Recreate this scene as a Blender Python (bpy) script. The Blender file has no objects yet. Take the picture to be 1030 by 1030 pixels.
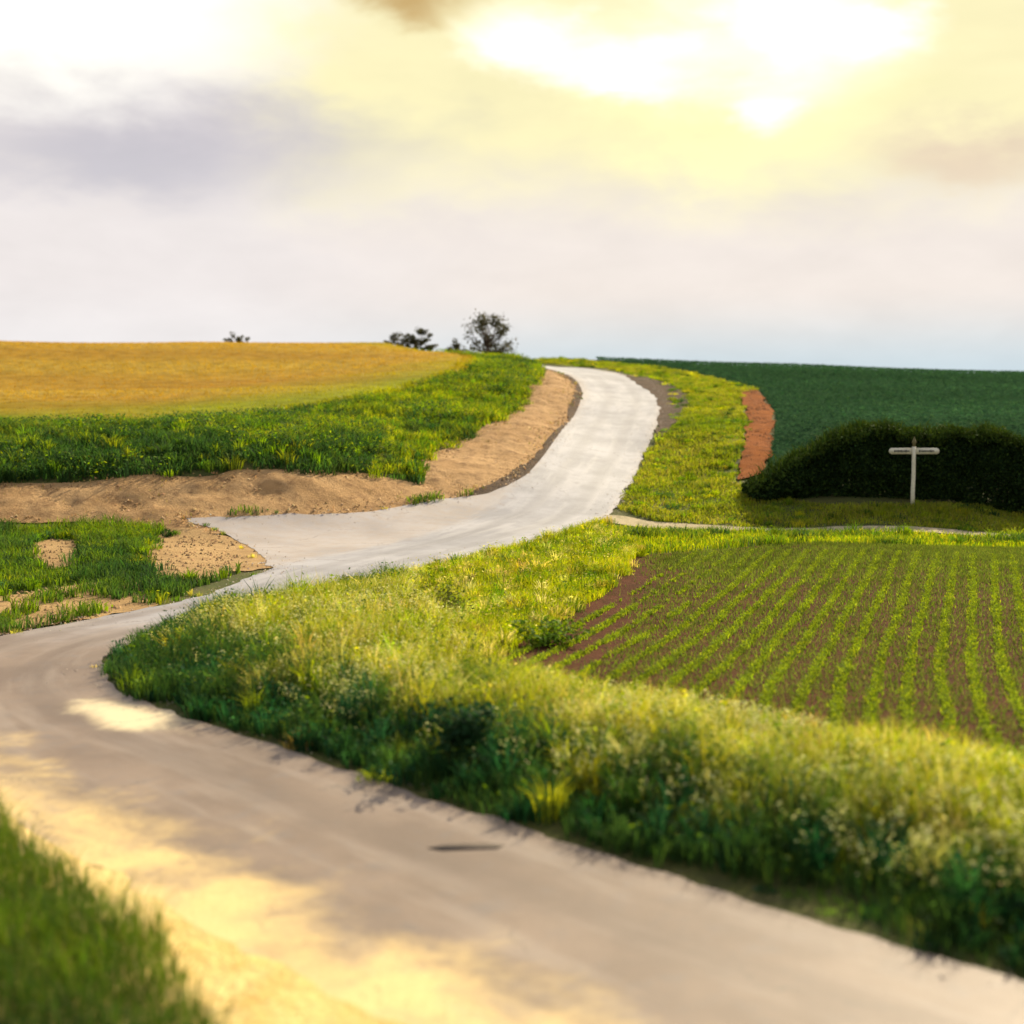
import bpy, math, random
import numpy as np
from mathutils import Vector

random.seed(7)
rng = np.random.default_rng(11)
scene = bpy.context.scene
COL = scene.collection
R = math.radians

# ------------------------------------------------------------------ camera
F = 1400.0                      # focal length in pixels of a 1030 px frame
CAM = np.array([0.0, 0.0, 5.5])
PITCH = math.atan(115.0 / F)
cam = bpy.data.cameras.new('camera')
cam.sensor_width = 36.0
cam.lens = 36.0 * F / 1030.0
cam.clip_start = 0.1
cam.clip_end = 8000
cam.dof.use_dof = True
cam.dof.focus_distance = 40.0
cam.dof.aperture_fstop = 0.049 / 0.12
cam_o = bpy.data.objects.new('camera', cam)
COL.objects.link(cam_o)
cam_o.location = CAM
cam_o.rotation_euler = (R(90) - PITCH, 0, 0)
scene.camera = cam_o

# ------------------------------------------------------------------ light
SUN_AZ, SUN_EL = R(32), R(30)   # azimuth to the right of straight ahead (+Y)
sun = bpy.data.lights.new('sun', 'SUN')
sun.energy = 5.0
sun.angle = R(0.6)
sun.color = (1.0, 0.87, 0.62)
sun_o = bpy.data.objects.new('sun', sun)
COL.objects.link(sun_o)
sd = Vector((math.sin(SUN_AZ) * math.cos(SUN_EL), math.cos(SUN_AZ) * math.cos(SUN_EL), math.sin(SUN_EL)))
sun_o.rotation_euler = (-sd).to_track_quat('-Z', 'Y').to_euler()

scene.view_settings.view_transform = 'Standard'
scene.view_settings.look = 'None'
scene.view_settings.exposure = 0.75
scene.view_settings.gamma = 1.0
scene.view_settings.use_curve_mapping = False
scene.cycles.max_bounces = 8
scene.cycles.transparent_max_bounces = 4


class NT:
    """small helper for node trees"""
    def __init__(self, tree):
        self.t = tree
        tree.nodes.clear()

    def n(self, kind, **kw):
        nd = self.t.nodes.new(kind)
        for k, v in kw.items():
            if k == 'inp':
                for i, val in v.items():
                    if hasattr(val, 'is_linked') or isinstance(val, bpy.types.NodeSocket):
                        self.t.links.new(val, nd.inputs[i])
                    else:
                        nd.inputs[i].default_value = val
            else:
                setattr(nd, k, v)
        return nd

    def math(self, op, a, b=0.0, c=0.0, clamp=False):
        nd = self.n('ShaderNodeMath', operation=op, use_clamp=clamp, inp={0: a, 1: b, 2: c})
        return nd.outputs[0]

    def mix(self, fac, a, b, blend='MIX'):
        nd = self.n('ShaderNodeMix', data_type='RGBA', blend_type=blend, clamp_factor=True)
        for i, v in ((0, fac), (6, a), (7, b)):
            if isinstance(v, bpy.types.NodeSocket):
                self.t.links.new(v, nd.inputs[i])
            else:
                nd.inputs[i].default_value = v if i == 0 else (tuple(v) + (1,))[:4]
        return nd.outputs[2]

    def ramp(self, fac, lo, hi):
        nd = self.n('ShaderNodeMapRange', interpolation_type='SMOOTHSTEP', inp={0: fac, 1: lo, 2: hi})
        return nd.outputs[0]

    def link(self, a, b):
        self.t.links.new(a, b)


world = bpy.data.worlds.new('World')
scene.world = world
world.use_nodes = True


def build_sky():
    t = NT(world.node_tree)
    S = 0.12
    sky = t.n('ShaderNodeTexSky', sky_type='NISHITA', sun_disc=False, sun_elevation=SUN_EL, sun_rotation=SUN_AZ,
              air_density=1.0, dust_density=2.0, ozone_density=1.0)
    geo = t.n('ShaderNodeTexCoord')
    sep = t.n('ShaderNodeSeparateXYZ', inp={0: geo.outputs['Generated']})
    x, y, z = sep.outputs
    az = t.math('ARCTAN2', x, y)                       # 0 straight ahead, positive to the right
    el = t.math('ARCSINE', z)
    azd = t.math('MULTIPLY', az, 57.2958)
    eld = t.math('MULTIPLY', el, 57.2958)
    vec = t.n('ShaderNodeCombineXYZ', inp={0: az, 1: t.math('MULTIPLY', el, 2.4), 2: 0.0}).outputs[0]
    n1 = t.n('ShaderNodeTexNoise', inp={'Vector': vec, 'Scale': 5.0, 'Detail': 6.0, 'Roughness': 0.52, 'Distortion': 0.35})
    n2 = t.n('ShaderNodeTexNoise', inp={'Vector': vec, 'Scale': 11.0, 'Detail': 7.0, 'Roughness': 0.58, 'Distortion': 0.2})
    w1 = t.math('MULTIPLY', t.math('SUBTRACT', n1.outputs[0], 0.5), 1.0)
    w2 = t.math('MULTIPLY', t.math('SUBTRACT', n2.outputs[0], 0.5), 1.0)
    azw = t.math('ADD', t.math('ADD', azd, t.math('MULTIPLY', w1, 9.0)), t.math('MULTIPLY', w2, 7.0))
    elw = t.math('ADD', t.math('ADD', eld, t.math('MULTIPLY', w1, -3.0)), t.math('MULTIPLY', w2, 3.6))

    def cloud(px, py, rx, ry, lo=0.0, hi=1.0):
        """an elliptical cloud bank centred on a direction, its rim broken up by noise (0..1)"""
        a0 = math.degrees(math.atan((px - 515) / F))
        e0 = math.degrees(math.atan((400 - py) / F))
        u = t.math('DIVIDE', t.math('SUBTRACT', azw, a0), rx)
        v = t.math('DIVIDE', t.math('SUBTRACT', elw, e0), ry)
        r = t.math('SQRT', t.math('ADD', t.math('MULTIPLY', u, u), t.math('MULTIPLY', v, v)))
        return t.math('SUBTRACT', 1.0, t.ramp(r, lo, hi))

    def lin(r, g, b, k=1.0):
        f = lambda c: (c / 255 / 12.92 if c <= 10 else ((c / 255 + 0.055) / 1.055) ** 2.4)
        k = k / 2 ** scene.view_settings.exposure / S
        return (f(r) * k, f(g) * k, f(b) * k)

    base = t.mix(t.ramp(eld, 0.6, 4.5), lin(206, 222, 230), lin(245, 235, 227))
    base = t.mix(t.ramp(azd, 4.0, -14.0), base, t.mix(t.ramp(eld, 0.5, 5.0), lin(243, 240, 240), lin(241, 234, 232)))
    c = base
    # golden veil of thin cloud lit by the sun
    gold = t.math('MULTIPLY', t.math('MULTIPLY', t.ramp(elw, 6.0, 11.0), t.ramp(azw, -13.0, -6.0)), t.math('SUBTRACT', 1.0, t.ramp(azw, 20.0, 32.0)))
    c = t.mix(gold, c, lin(255, 246, 196))
    c = t.mix(t.math('MULTIPLY', cloud(740, 110, 9.5, 4.6, 0.1, 1.0), 0.9), c, lin(255, 251, 190, 1.12))
    # lilac grey banks low on the left and a rosy one on the right
    c = t.mix(t.math('MULTIPLY', cloud(170, 150, 15.0, 2.9, 0.0, 1.0), 0.85), c, lin(205, 200, 207))
    c = t.mix(t.math('MULTIPLY', cloud(110, 180, 9.0, 2.0, 0.0, 1.0), 0.6), c, lin(196, 194, 204))
    c = t.mix(t.math('MULTIPLY', cloud(980, 172, 6.5, 1.9, 0.1, 1.0), 0.75), c, lin(230, 208, 186))
    c = t.mix(t.math('MULTIPLY', cloud(430, 235, 9.0, 1.4, 0.1, 1.0), 0.5), c, lin(243, 233, 226))
    # burnt-out white cores
    for (px, py, rx, ry) in ((55, 30, 14.0, 5.2), (780, 30, 8.0, 4.8), (545, 58, 4.4, 2.3), (640, 78, 3.6, 1.5), (765, 120, 2.8, 1.3), (890, 55, 3.2, 1.6)):
        c = t.mix(cloud(px, py, rx, ry, 0.0, 1.0), c, lin(255, 254, 240, 1.35))
    c = t.mix(t.math('MULTIPLY', cloud(415, 2, 5.2, 1.7, 0.1, 1.0), 0.85), c, lin(196, 158, 96))
    # fine texture inside the cloud deck
    tex = t.math('ADD', 1.0, t.math('MULTIPLY', w2, 0.22))
    c = t.mix(1.0, c, t.n('ShaderNodeCombineColor', inp={0: tex, 1: tex, 2: tex}).outputs[0], 'MULTIPLY')
    # broken cloud thins out to open sky overhead and behind
    cover = t.math('SUBTRACT', 1.0, t.math('MULTIPLY', t.ramp(eld, 18.0, 42.0), 0.8))
    c = t.mix(cover, sky.outputs[0], c)
    bg = t.n('ShaderNodeBackground', inp={0: c, 1: S})
    out = t.n('ShaderNodeOutputWorld', inp={0: bg.outputs[0]})


build_sky()


# ------------------------------------------------------------------ terrain model
def ray(px, py):
    u, v = (px - 515.0) / F, -(py - 515.0) / F
    cp, sp = math.cos(PITCH), math.sin(PITCH)
    return np.array([u, cp + v * sp, -sp + v * cp])


def at(px, py, Y):
    d = ray(px, py)
    return CAM + d * (Y / d[1])


ctrl = []
for p in [
    # road surface from the junction up the hill
    (566, 500, 59), (605, 450, 72), (623, 420, 83), (626, 400, 92), (615, 385, 101), (590, 373, 112),
    (560, 440, 72), (578, 418, 83), (577, 396, 93), (550, 373, 111),
    (652, 450, 73), (668, 420, 83), (672, 400, 92), (650, 384, 101),
    (520, 481, 61.5), (617, 500, 60),
    # foot of the earth bank on the left
    (0, 522, 51), (100, 524, 51.5), (190, 526, 52), (300, 523, 53.5), (440, 509, 57.5),
    # top of the bare earth
    (0, 485, 54), (140, 481, 54.5), (280, 474, 56), (420, 486, 59), (430, 462, 64), (500, 425, 74), (535, 390, 89), (546, 374, 104),
    # grass bank and edge of the barley
    (0, 442, 60), (200, 440, 60.5), (340, 440, 63), (0, 430, 72), (200, 424, 73), (330, 410, 77), (400, 398, 84), (470, 374, 98),
    (430, 430, 72), (480, 400, 85), (515, 375, 99), (500, 363, 112),
    # crest on the left
    (-100, 346, 124), (0, 348, 124), (200, 349, 124), (400, 350, 124), (478, 360, 114), (525, 360, 112.5), (540, 366, 111),
    (0, 388, 95), (200, 384, 97), (350, 380, 98),
    # crest on the right
    (560, 360.5, 128), (650, 364, 127), (800, 369, 126), (1030, 377, 125), (1130, 381, 124),
    # verge on the right of the climbing road
    (690, 440, 74), (700, 420, 82), (720, 400, 92), (700, 384, 103), (640, 372, 114), (560, 365, 122),
    (680, 480, 66), (745, 480, 65), (760, 450, 71), (778, 420, 81), (755, 393, 96),
    # dark green field behind the hedge
    (800, 450, 72), (900, 430, 72), (1030, 432, 72), (1130, 432, 72), (850, 400, 92), (1030, 405, 92),
    (800, 500, 60), (860, 506, 58), (918, 509, 58), (980, 512, 58), (1030, 520, 59), (1130, 522, 59),
    # track and headland
    (640, 531, 55), (800, 537, 54), (1030, 543, 53),
]:
    ctrl.append(at(*p))
for p in [(6, 8, 0), (0, 13, 0), (-3, 17, 0), (-8, 22, 0), (-10, 27, 0), (-9, 33, 0.05), (-6.6, 38, 0.1), (-4.6, 43, 0.2), (-2.5, 48, 0.35),
          (-2, 21, 0.35), (3, 17.5, 0.35), (-5, 26, 0.4), (-5.8, 31, 0.4), (7, 13.5, 0.3), (14, 16, 0.25),
          (-1, 40, 0.35), (3, 30, 0.2), (8, 28, 0.2), (6, 42, 0.35), (14, 40, 0.4), (22, 40, 0.5), (10, 48, 0.55), (1.5, 52, 0.6),
          (-6, 12, 0.1), (-10, 17, 0.2), (-5, 6, 0.2), (-20, 20, 0.2), (-14, 38, 0.3), (-20, 38, 0.4), (-22, 46, 0.7), (-12, 46, 0.55),
          (2.8, 116.5, 7.9), (-2, 119.5, 7.7), (-5, 121, 8.6), (0, 2, 0), (0, -20, 0), (-40, -20, 0), (40, -20, 0), (-40, 10, 0.2), (40, 10, 0.3), (40, 40, 0.8), (-45, 40, 0.6),
          (-70, 60, 3), (70, 60, 1.5), (-90, 120, 9), (90, 120, 6.5), (-80, 170, 4), (-30, 165, 4), (10, 165, 4), (50, 165, 3.5), (100, 170, 3)]:
    ctrl.append(np.array(p, float))
ctrl = np.array(ctrl)
CSH = 1.5


def phi(r2):
    return np.sqrt(r2 + CSH * CSH)


_d = ((ctrl[:, None, :2] - ctrl[None, :, :2]) ** 2).sum(-1)
n_c = len(ctrl)
A = np.zeros((n_c + 3, n_c + 3))
A[:n_c, :n_c] = phi(_d) - 0.02 * np.eye(n_c)
A[:n_c, n_c] = 1
A[:n_c, n_c + 1:] = ctrl[:, :2] / 100
A[n_c:, :n_c] = A[:n_c, n_c:].T
wts = np.linalg.solve(A, np.concatenate([ctrl[:, 2], np.zeros(3)]))


def vnoise(x, y, s=1.0, seed=0):
    """smooth value noise, -1..1"""
    x = np.asarray(x, float) / s + seed * 17.3
    y = np.asarray(y, float) / s + seed * 9.7
    xi, yi = np.floor(x).astype(np.int64), np.floor(y).astype(np.int64)
    fx, fy = x - xi, y - yi
    fx, fy = fx * fx * (3 - 2 * fx), fy * fy * (3 - 2 * fy)

    def h(a, b):
        k = (a * 374761393 + b * 668265263 + seed * 1442695) & 0x7fffffff
        k = ((k ^ (k >> 13)) * 1274126177) & 0x7fffffff
        k = k ^ (k >> 16)
        return (k & 0xffff) / 32767.5 - 1
    return (h(xi, yi) * (1 - fx) + h(xi + 1, yi) * fx) * (1 - fy) + (h(xi, yi + 1) * (1 - fx) + h(xi + 1, yi + 1) * fx) * fy


def fbm(x, y, s, seed=0):
    return vnoise(x, y, s, seed) * 0.6 + vnoise(x, y, s / 2.1, seed + 1) * 0.3 + vnoise(x, y, s / 4.3, seed + 2) * 0.15


def rbf(x, y):
    x, y = np.atleast_1d(x).astype(float), np.atleast_1d(y).astype(float)
    out = np.zeros(len(x))
    for i in range(0, len(x), 20000):
        sx, sy = x[i:i + 20000], y[i:i + 20000]
        d2 = (sx[:, None] - ctrl[None, :, 0]) ** 2 + (sy[:, None] - ctrl[None, :, 1]) ** 2
        out[i:i + 20000] = phi(d2) @ wts[:n_c] + wts[n_c] + wts[n_c + 1] * sx / 100 + wts[n_c + 2] * sy / 100
    r = np.hypot(x, y - 60)
    k = np.clip((r - 110) / 140, 0, 1)
    k = 1 - k * k * (3 - 2 * k)
    return out * k


STEP = 0.25
X0, X1, Y0, Y1 = -54.0, 54.0, 3.0, 132.0
fx_ = np.arange(X0, X1 + 1e-6, STEP)
fy_ = np.arange(Y0, Y1 + 1e-6, STEP)
GX, GY = np.meshgrid(fx_, fy_)
ZG = rbf(GX.ravel(), GY.ravel()).reshape(GX.shape)


def zt(x, y):
    """height of the ground, bilinear on the fine grid"""
    x = np.clip(np.asarray(x, float), X0, X1 - 1e-4)
    y = np.clip(np.asarray(y, float), Y0, Y1 - 1e-4)
    u, v = (x - X0) / STEP, (y - Y0) / STEP
    i, j = np.floor(u).astype(int), np.floor(v).astype(int)
    u, v = u - i, v - j
    return (ZG[j, i] * (1 - u) + ZG[j, i + 1] * u) * (1 - v) + (ZG[j + 1, i] * (1 - u) + ZG[j + 1, i + 1] * u) * v


def hit(px, py):
    """where the line of sight through a photo pixel meets the ground"""
    d = ray(px, py)
    Ys = np.arange(5, 131.9, 0.1)
    P = CAM[None] + d[None] * (Ys / d[1])[:, None]
    ok = np.where(P[:, 2] < zt(P[:, 0], P[:, 1]))[0]
    k = ok[0] if len(ok) else len(Ys) - 1
    return (P[k, 0], P[k, 1])


def hits(*pp):
    return [hit(*p) for p in pp]


def catmull(pts, per=10):
    P = np.array(pts, float)
    P = np.vstack([2 * P[0] - P[1], P, 2 * P[-1] - P[-2]])
    out = []
    for i in range(1, len(P) - 2):
        for k in range(per):
            t = k / per
            a, b, c, d = P[i - 1], P[i], P[i + 1], P[i + 2]
            out.append(0.5 * ((2 * b) + (c - a) * t + (2 * a - 5 * b + 4 * c - d) * t * t + (3 * b - a - 3 * c + d) * t ** 3))
    out.append(P[-2])
    return np.array(out)


def sd_line(x, y, line):
    """distance to a polyline whose rows are x, y, half width; minus the width"""
    best = np.full(np.shape(x), 1e9)
    for a, b in zip(line[:-1], line[1:]):
        dx, dy = b[0] - a[0], b[1] - a[1]
        t = np.clip(((x - a[0]) * dx + (y - a[1]) * dy) / max(dx * dx + dy * dy, 1e-9), 0, 1)
        d = np.hypot(x - a[0] - t * dx, y - a[1] - t * dy) - (a[2] + t * (b[2] - a[2]))
        best = np.minimum(best, d)
    return best


def sd_poly(x, y, poly):
    """signed distance to a polygon, negative inside"""
    x, y = np.asarray(x, float), np.asarray(y, float)
    best = np.full(x.shape, 1e9)
    inside = np.zeros(x.shape, bool)
    for a, b in zip(poly, list(poly[1:]) + [poly[0]]):
        dx, dy = b[0] - a[0], b[1] - a[1]
        t = np.clip(((x - a[0]) * dx + (y - a[1]) * dy) / max(dx * dx + dy * dy, 1e-9), 0, 1)
        best = np.minimum(best, np.hypot(x - a[0] - t * dx, y - a[1] - t * dy))
        c = (a[1] > y) != (b[1] > y)
        inside ^= c & (x < (b[0] - a[0]) * (y - a[1]) / (b[1] - a[1] + 1e-12) + a[0])
    return np.where(inside, -best, best)


def smin(a, b, k):
    h = np.clip(0.5 + 0.5 * (b - a) / k, 0, 1)
    return b * (1 - h) + a * h - k * h * (1 - h)


def on_road(p, q, Y):
    return at(p, q, Y)[:2]


LANE = catmull([(9, 5, 2.3), (5.6, 8.3, 2.3), (2.6, 11.1, 2.3), (0.36, 13.3, 2.25), (-2.56, 16.4, 2.2), (-8.0, 22.4, 2.1), (-10.0, 26.2, 2.1),
                (-10.3, 29.5, 2.0), (-8.9, 32.9, 1.5), (-7.1, 36.3, 1.5), (-5.9, 40, 1.9), (-4.4, 44, 2.4), (-2.0, 48.5, 2.6), (0.4, 54, 2.5),
                (2.2, 59, 2.3), (4.6, 72, 2.35), (6.3, 83, 2.55), (7.3, 92, 2.7), (7.2, 101, 2.8), (5.7, 109, 2.7), (2.6, 115.5, 2.4),
                (-1.5, 118.5, 2.2), (-4.5, 120, 2.0)])
TRACK = catmull([(1.5, 55.5, 1.2), (5, 55.6, 0.7), (10, 54.6, 0.55), (16, 53.6, 0.5), (24, 52.9, 0.5), (40, 52.5, 0.5)])


def near_line(x, y, line, reach=12.0):
    x, y = np.asarray(x, float), np.asarray(y, float)
    return sd_line(x, y, line)


JUNC = [(-8.0, 43.5)] + hits((268, 572), (268, 563), (250, 551), (222, 541), (198, 534), (186, 530), (205, 528.5), (240, 527.5), (300, 526), (370, 520), (440, 511), (490, 499), (530, 480)) + [(2, 55), (-2, 46), (-5, 40)]


def sd_road(x, y):
    a = near_line(x, y, LANE[::3])
    c = sd_poly(x, y, JUNC)
    return smin(a, c, 0.5)


RG = sd_road(GX, GY)            # cached on the fine grid


def blur(Z, n, times=3):
    for _ in range(times):
        for ax in (0, 1):
            P = np.pad(Z, [(n + 1, n) if k == ax else (0, 0) for k in (0, 1)], mode='edge')
            S_ = np.cumsum(P, axis=ax)
            hi_ = [slice(None)] * 2
            lo_ = [slice(None)] * 2
            hi_[ax] = slice(2 * n + 1, None)
            lo_[ax] = slice(0, -(2 * n + 1))
            Z = (S_[tuple(hi_)] - S_[tuple(lo_)]) / (2 * n + 1)
    return Z


wgt = np.clip(1.15 - RG / 1.6, 0, 1)
wgt = wgt * wgt * (3 - 2 * wgt) * (GY < 116)
ZG = ZG * (1 - wgt) + blur(ZG, 7) * wgt
TG = near_line(GX, GY, TRACK[::3])


def grid_lookup(G, x, y):
    i = np.clip(((np.asarray(x) - X0) / STEP).round().astype(int), 0, G.shape[1] - 1)
    j = np.clip(((np.asarray(y) - Y0) / STEP).round().astype(int), 0, G.shape[0] - 1)
    return G[j, i]


# zones on the ground, read off the photograph and laid on the terrain
BARLEY = hits((-160, 432), (0, 431), (120, 430), (200, 426), (270, 420), (330, 411), (400, 398), (440, 385), (470, 374), (479, 364))
BARLEY += [(-3.5, 114), (-7, 119), (-12, 124.5), (-16, 131), (-53, 131), (-53, 72)]
EARTH = hits((-60, 527), (0, 527), (100, 529), (190, 534), (215, 540), (300, 532), (400, 524), (450, 514), (505, 498), (545, 475), (575, 450), (592, 421), (590, 396), (556, 374),
             (545, 373), (541, 388), (522, 408), (500, 425), (470, 441), (432, 458), (424, 470), (424, 488), (400, 483), (340, 476), (280, 473), (200, 480), (100, 484), (0, 488), (-60, 488))
BANKGRASS = hits((-100, 488), (0, 488), (100, 484), (200, 480), (280, 473), (340, 476), (400, 483), (424, 489), (424, 470), (432, 458), (470, 441), (500, 425), (522, 408), (541, 388), (545, 372)) \
    + [(1.5, 112.8), (-2, 115.8), (-4, 116.6), (-9, 119)] + hits((479, 364), (470, 374), (440, 385), (400, 398), (330, 411), (270, 420), (200, 426), (120, 430), (0, 431)) + [(-40, 72)]
FIELD = [(-0.7, 25.6), (0.9, 31), (2.0, 36.5), (4.0, 44.3), (9.5, 46.5), (18, 48.6), (34, 48.5), (30, 16), (12, 16.8), (8.1, 17.9), (4.6, 20.0), (2, 22.4)]
DIRT = hits((742, 484), (752, 440), (750, 412), (744, 394), (762, 393), (778, 415), (777, 440), (768, 480))
VERGE_R = hits((617, 502), (640, 470), (675, 425), (677, 400), (655, 382), (610, 371), (560, 366)) + [(0, 126), (5, 127.5)] + \
    hits((600, 364), (650, 368), (700, 376), (744, 387), (764, 394), (750, 396), (750, 412), (752, 440), (742, 484), (752, 492), (800, 505), (860, 510), (1030, 516), (1130, 518)) + \
    [(40, 53.0), (24, 53.4), (16, 54.1), (10, 55.1), (6, 56.2), (4.6, 58)]
GREEN = hits((770, 478), (779, 440), (780, 415), (764, 393), (744, 386), (700, 376), (650, 368), (600, 363)) + [(8, 131), (53, 131), (53, 64), (14, 64)]
HEADLAND = [(2.8, 45.5), (4.0, 44.5), (9.5, 46.7), (18, 48.8), (40, 48.7), (40, 51.9), (24, 52.3), (16, 53.0), (10, 54), (5, 54.8), (2.6, 52.5)]
TALL = [(12, 6), (14, 16.7), (8.1, 17.9), (4.6, 20.0), (2, 22.4), (-0.7, 25.8), (-0.8, 29), (-2.5, 32), (-2.6, 36.8), (-4.5, 38.2), (-6, 35.5), (-7.3, 33), (-8.4, 30), (-8.2, 26.5), (-6.3, 23.6), (-0.9, 17.9), (4.2, 12.6)]
VERGE_C = [(-0.7, 25.8), (0.9, 31), (2.4, 36.5), (4.2, 44.4), (4.4, 46), (3.0, 52.5), (4.0, 54.8), (1.5, 54.0), (-0.5, 49), (-2.0, 43.5), (-4.2, 38.5), (-5.5, 36), (-3.6, 35), (-2.5, 31.5), (-0.8, 28.6)]
ISLAND = hits((-40, 648), (0, 641), (90, 624), (150, 612), (200, 592), (262, 568), (240, 548), (190, 534), (120, 529), (0, 532), (-60, 535))
SANDPATCH = hits((285, 569), (275, 550), (210, 532), (165, 529), (138, 560), (150, 583), (200, 586)) 
SANDPATCH2 = hits((28, 553), (48, 541), (84, 546), (86, 566), (50, 576), (26, 570))
SANDEDGE = hits((-30, 606), (60, 590), (150, 585), (150, 610), (90, 624), (0, 641), (-40, 648))
NEARVERGE = [(-13, 30), (-14, 8), (-3, 6), (-1.2, 6.9), (-2.2, 10.4), (-4.3, 14.4), (-6.1, 17.5), (-8.4, 20.7), (-11.3, 25.4)]


# ------------------------------------------------------------------ mesh helpers
def mesh_np(name, V, T, mat, parent=None, col=None, smooth=False):
    me = bpy.data.meshes.new(name)
    V = np.asarray(V, np.float32)
    T = np.asarray(T, np.int32)
    me.vertices.add(len(V))
    me.vertices.foreach_set('co', V.ravel())
    me.loops.add(T.size)
    me.loops.foreach_set('vertex_index', T.ravel())
    me.polygons.add(len(T))
    me.polygons.foreach_set('loop_start', np.arange(0, T.size, T.shape[1], dtype=np.int32))
    if smooth:
        me.polygons.foreach_set('use_smooth', np.ones(len(T), bool))
    me.update(calc_edges=True)
    if col is not None:
        a = me.color_attributes.new('Col', 'FLOAT_COLOR', 'POINT')
        c = np.ones((len(V), 4), np.float32)
        c[:, :3] = col
        a.data.foreach_set('color', c.ravel())
    me.materials.append(mat)
    o = bpy.data.objects.new(name, me)
    COL.objects.link(o)
    if parent is not None:
        o.parent = parent
    return o


def tag(o, label, cat, group=None, kind=None):
    o['label'] = label
    o['category'] = cat
    if group:
        o['group'] = group
    if kind:
        o['kind'] = kind
    return o


def empty(name, loc):
    o = bpy.data.objects.new(name, None)
    o.empty_display_size = 0.3
    COL.objects.link(o)
    o.location = loc
    return o


def region(name, S, off, mat, smooth=True, zextra=None):
    """the part of the ground where S < 0 as a sheet lying off above it, its edge cut smoothly"""
    ny, nx = S.shape
    Z = ZG + off
    if zextra is not None:
        Z = Z + zextra
    V0 = np.stack([GX.ravel(), GY.ravel(), Z.ravel()], 1)
    s = S.ravel()
    j, i = np.meshgrid(np.arange(ny - 1), np.arange(nx - 1), indexing='ij')
    a = (j * nx + i).ravel()
    T = np.concatenate([np.stack([a, a + 1, a + nx + 1], 1), np.stack([a, a + nx + 1, a + nx], 1)])
    ins = (s[T] < 0).sum(1)
    full = T[ins == 3]
    part = T[(ins > 0) & (ins < 3)]
    extra, tris, cache = [], [], {}
    base = len(V0)

    def cut(p, q):
        k = (p, q) if p < q else (q, p)
        if k not in cache:
            p, q = k
            t = s[p] / (s[p] - s[q])
            cache[k] = base + len(extra)
            extra.append(V0[p] + t * (V0[q] - V0[p]))
        return cache[k]
    for tri in part.tolist():
        poly = []
        for k in range(3):
            p, q = tri[k], tri[(k + 1) % 3]
            if s[p] < 0:
                poly.append(p)
            if (s[p] < 0) != (s[q] < 0):
                poly.append(cut(p, q))
        for k in range(1, len(poly) - 1):
            tris.append((poly[0], poly[k], poly[k + 1]))
    allT = np.concatenate([full, np.array(tris, int).reshape(-1, 3)])
    V = np.concatenate([V0, np.array(extra).reshape(-1, 3)])
    used, inv = np.unique(allT, return_inverse=True)
    return mesh_np(name, V[used], inv.reshape(-1, 3), mat, smooth=smooth)


# ------------------------------------------------------------------ materials
def foliage_mat(name, trans=0.45, rough=0.55, tint=1.0, spec=0.25):
    m = bpy.data.materials.new(name)
    m.use_nodes = True
    t = NT(m.node_tree)
    at_ = t.n('ShaderNodeAttribute', attribute_name='Col')
    geo = t.n('ShaderNodeTexCoord')
    nz = t.n('ShaderNodeTexNoise', inp={'Vector': geo.outputs['Object'], 'Scale': 0.9, 'Detail': 3.0})
    v = t.n('ShaderNodeMapRange', inp={0: nz.outputs[0], 1: 0.3, 2: 0.7, 3: 0.8, 4: 1.2})
    c = t.mix(1.0, at_.outputs[0], t.n('ShaderNodeCombineColor', inp={0: v.outputs[0], 1: v.outputs[0], 2: v.outputs[0]}).outputs[0], 'MULTIPLY')
    pb = t.n('ShaderNodeBsdfPrincipled', inp={'Base Color': c, 'Roughness': rough, 'Specular IOR Level': spec})
    hs = t.n('ShaderNodeHueSaturation', inp={'Hue': 0.492, 'Saturation': 1.1, 'Value': 1.5, 'Color': c})
    tr = t.n('ShaderNodeBsdfTranslucent', inp={0: hs.outputs[0]})
    mx = t.n('ShaderNodeMixShader', inp={0: trans, 1: pb.outputs[0], 2: tr.outputs[0]})
    t.n('ShaderNodeOutputMaterial', inp={0: mx.outputs[0]})
    return m


def soil_mat(name, cols, scale=3.0, bump=0.4, rough=0.95, spec=0.15, grit=0.0, stretch=None):
    m = bpy.data.materials.new(name)
    m.use_nodes = True
    t = NT(m.node_tree)
    geo = t.n('ShaderNodeTexCoord')
    vec = geo.outputs['Object']
    if stretch:
        vec = t.n('ShaderNodeMapping', inp={0: vec, 2: (0, 0, stretch[0]), 3: stretch[1]}).outputs[0]
    n1 = t.n('ShaderNodeTexNoise', inp={'Vector': vec, 'Scale': scale * 0.18, 'Detail': 4.0, 'Roughness': 0.6})
    n2 = t.n('ShaderNodeTexNoise', inp={'Vector': vec, 'Scale': scale, 'Detail': 8.0, 'Roughness': 0.65})
    n3 = t.n('ShaderNodeTexNoise', inp={'Vector': geo.outputs['Object'], 'Scale': scale * 7, 'Detail': 4.0, 'Roughness': 0.7})
    c = t.mix(t.ramp(n1.outputs[0], 0.38, 0.62), cols[0], cols[1])
    c = t.mix(t.math('MULTIPLY', t.ramp(n2.outputs[0], 0.45, 0.7), 0.75), c, cols[2])
    if grit:
        c = t.mix(t.math('MULTIPLY', t.ramp(n3.outputs[0], 0.52, 0.72), grit), c, cols[3])
    h = t.math('ADD', n2.outputs[0], t.math('MULTIPLY', n3.outputs[0], 0.5))
    bp = t.n('ShaderNodeBump', inp={'Strength': bump, 'Distance': 0.15, 'Height': h})
    pb = t.n('ShaderNodeBsdfPrincipled', inp={'Base Color': c, 'Roughness': rough, 'Specular IOR Level': spec, 'Normal': bp.outputs[0]})
    t.n('ShaderNodeOutputMaterial', inp={0: pb.outputs[0]})
    return m


HOTSPOT = hit(132, 724)


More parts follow.
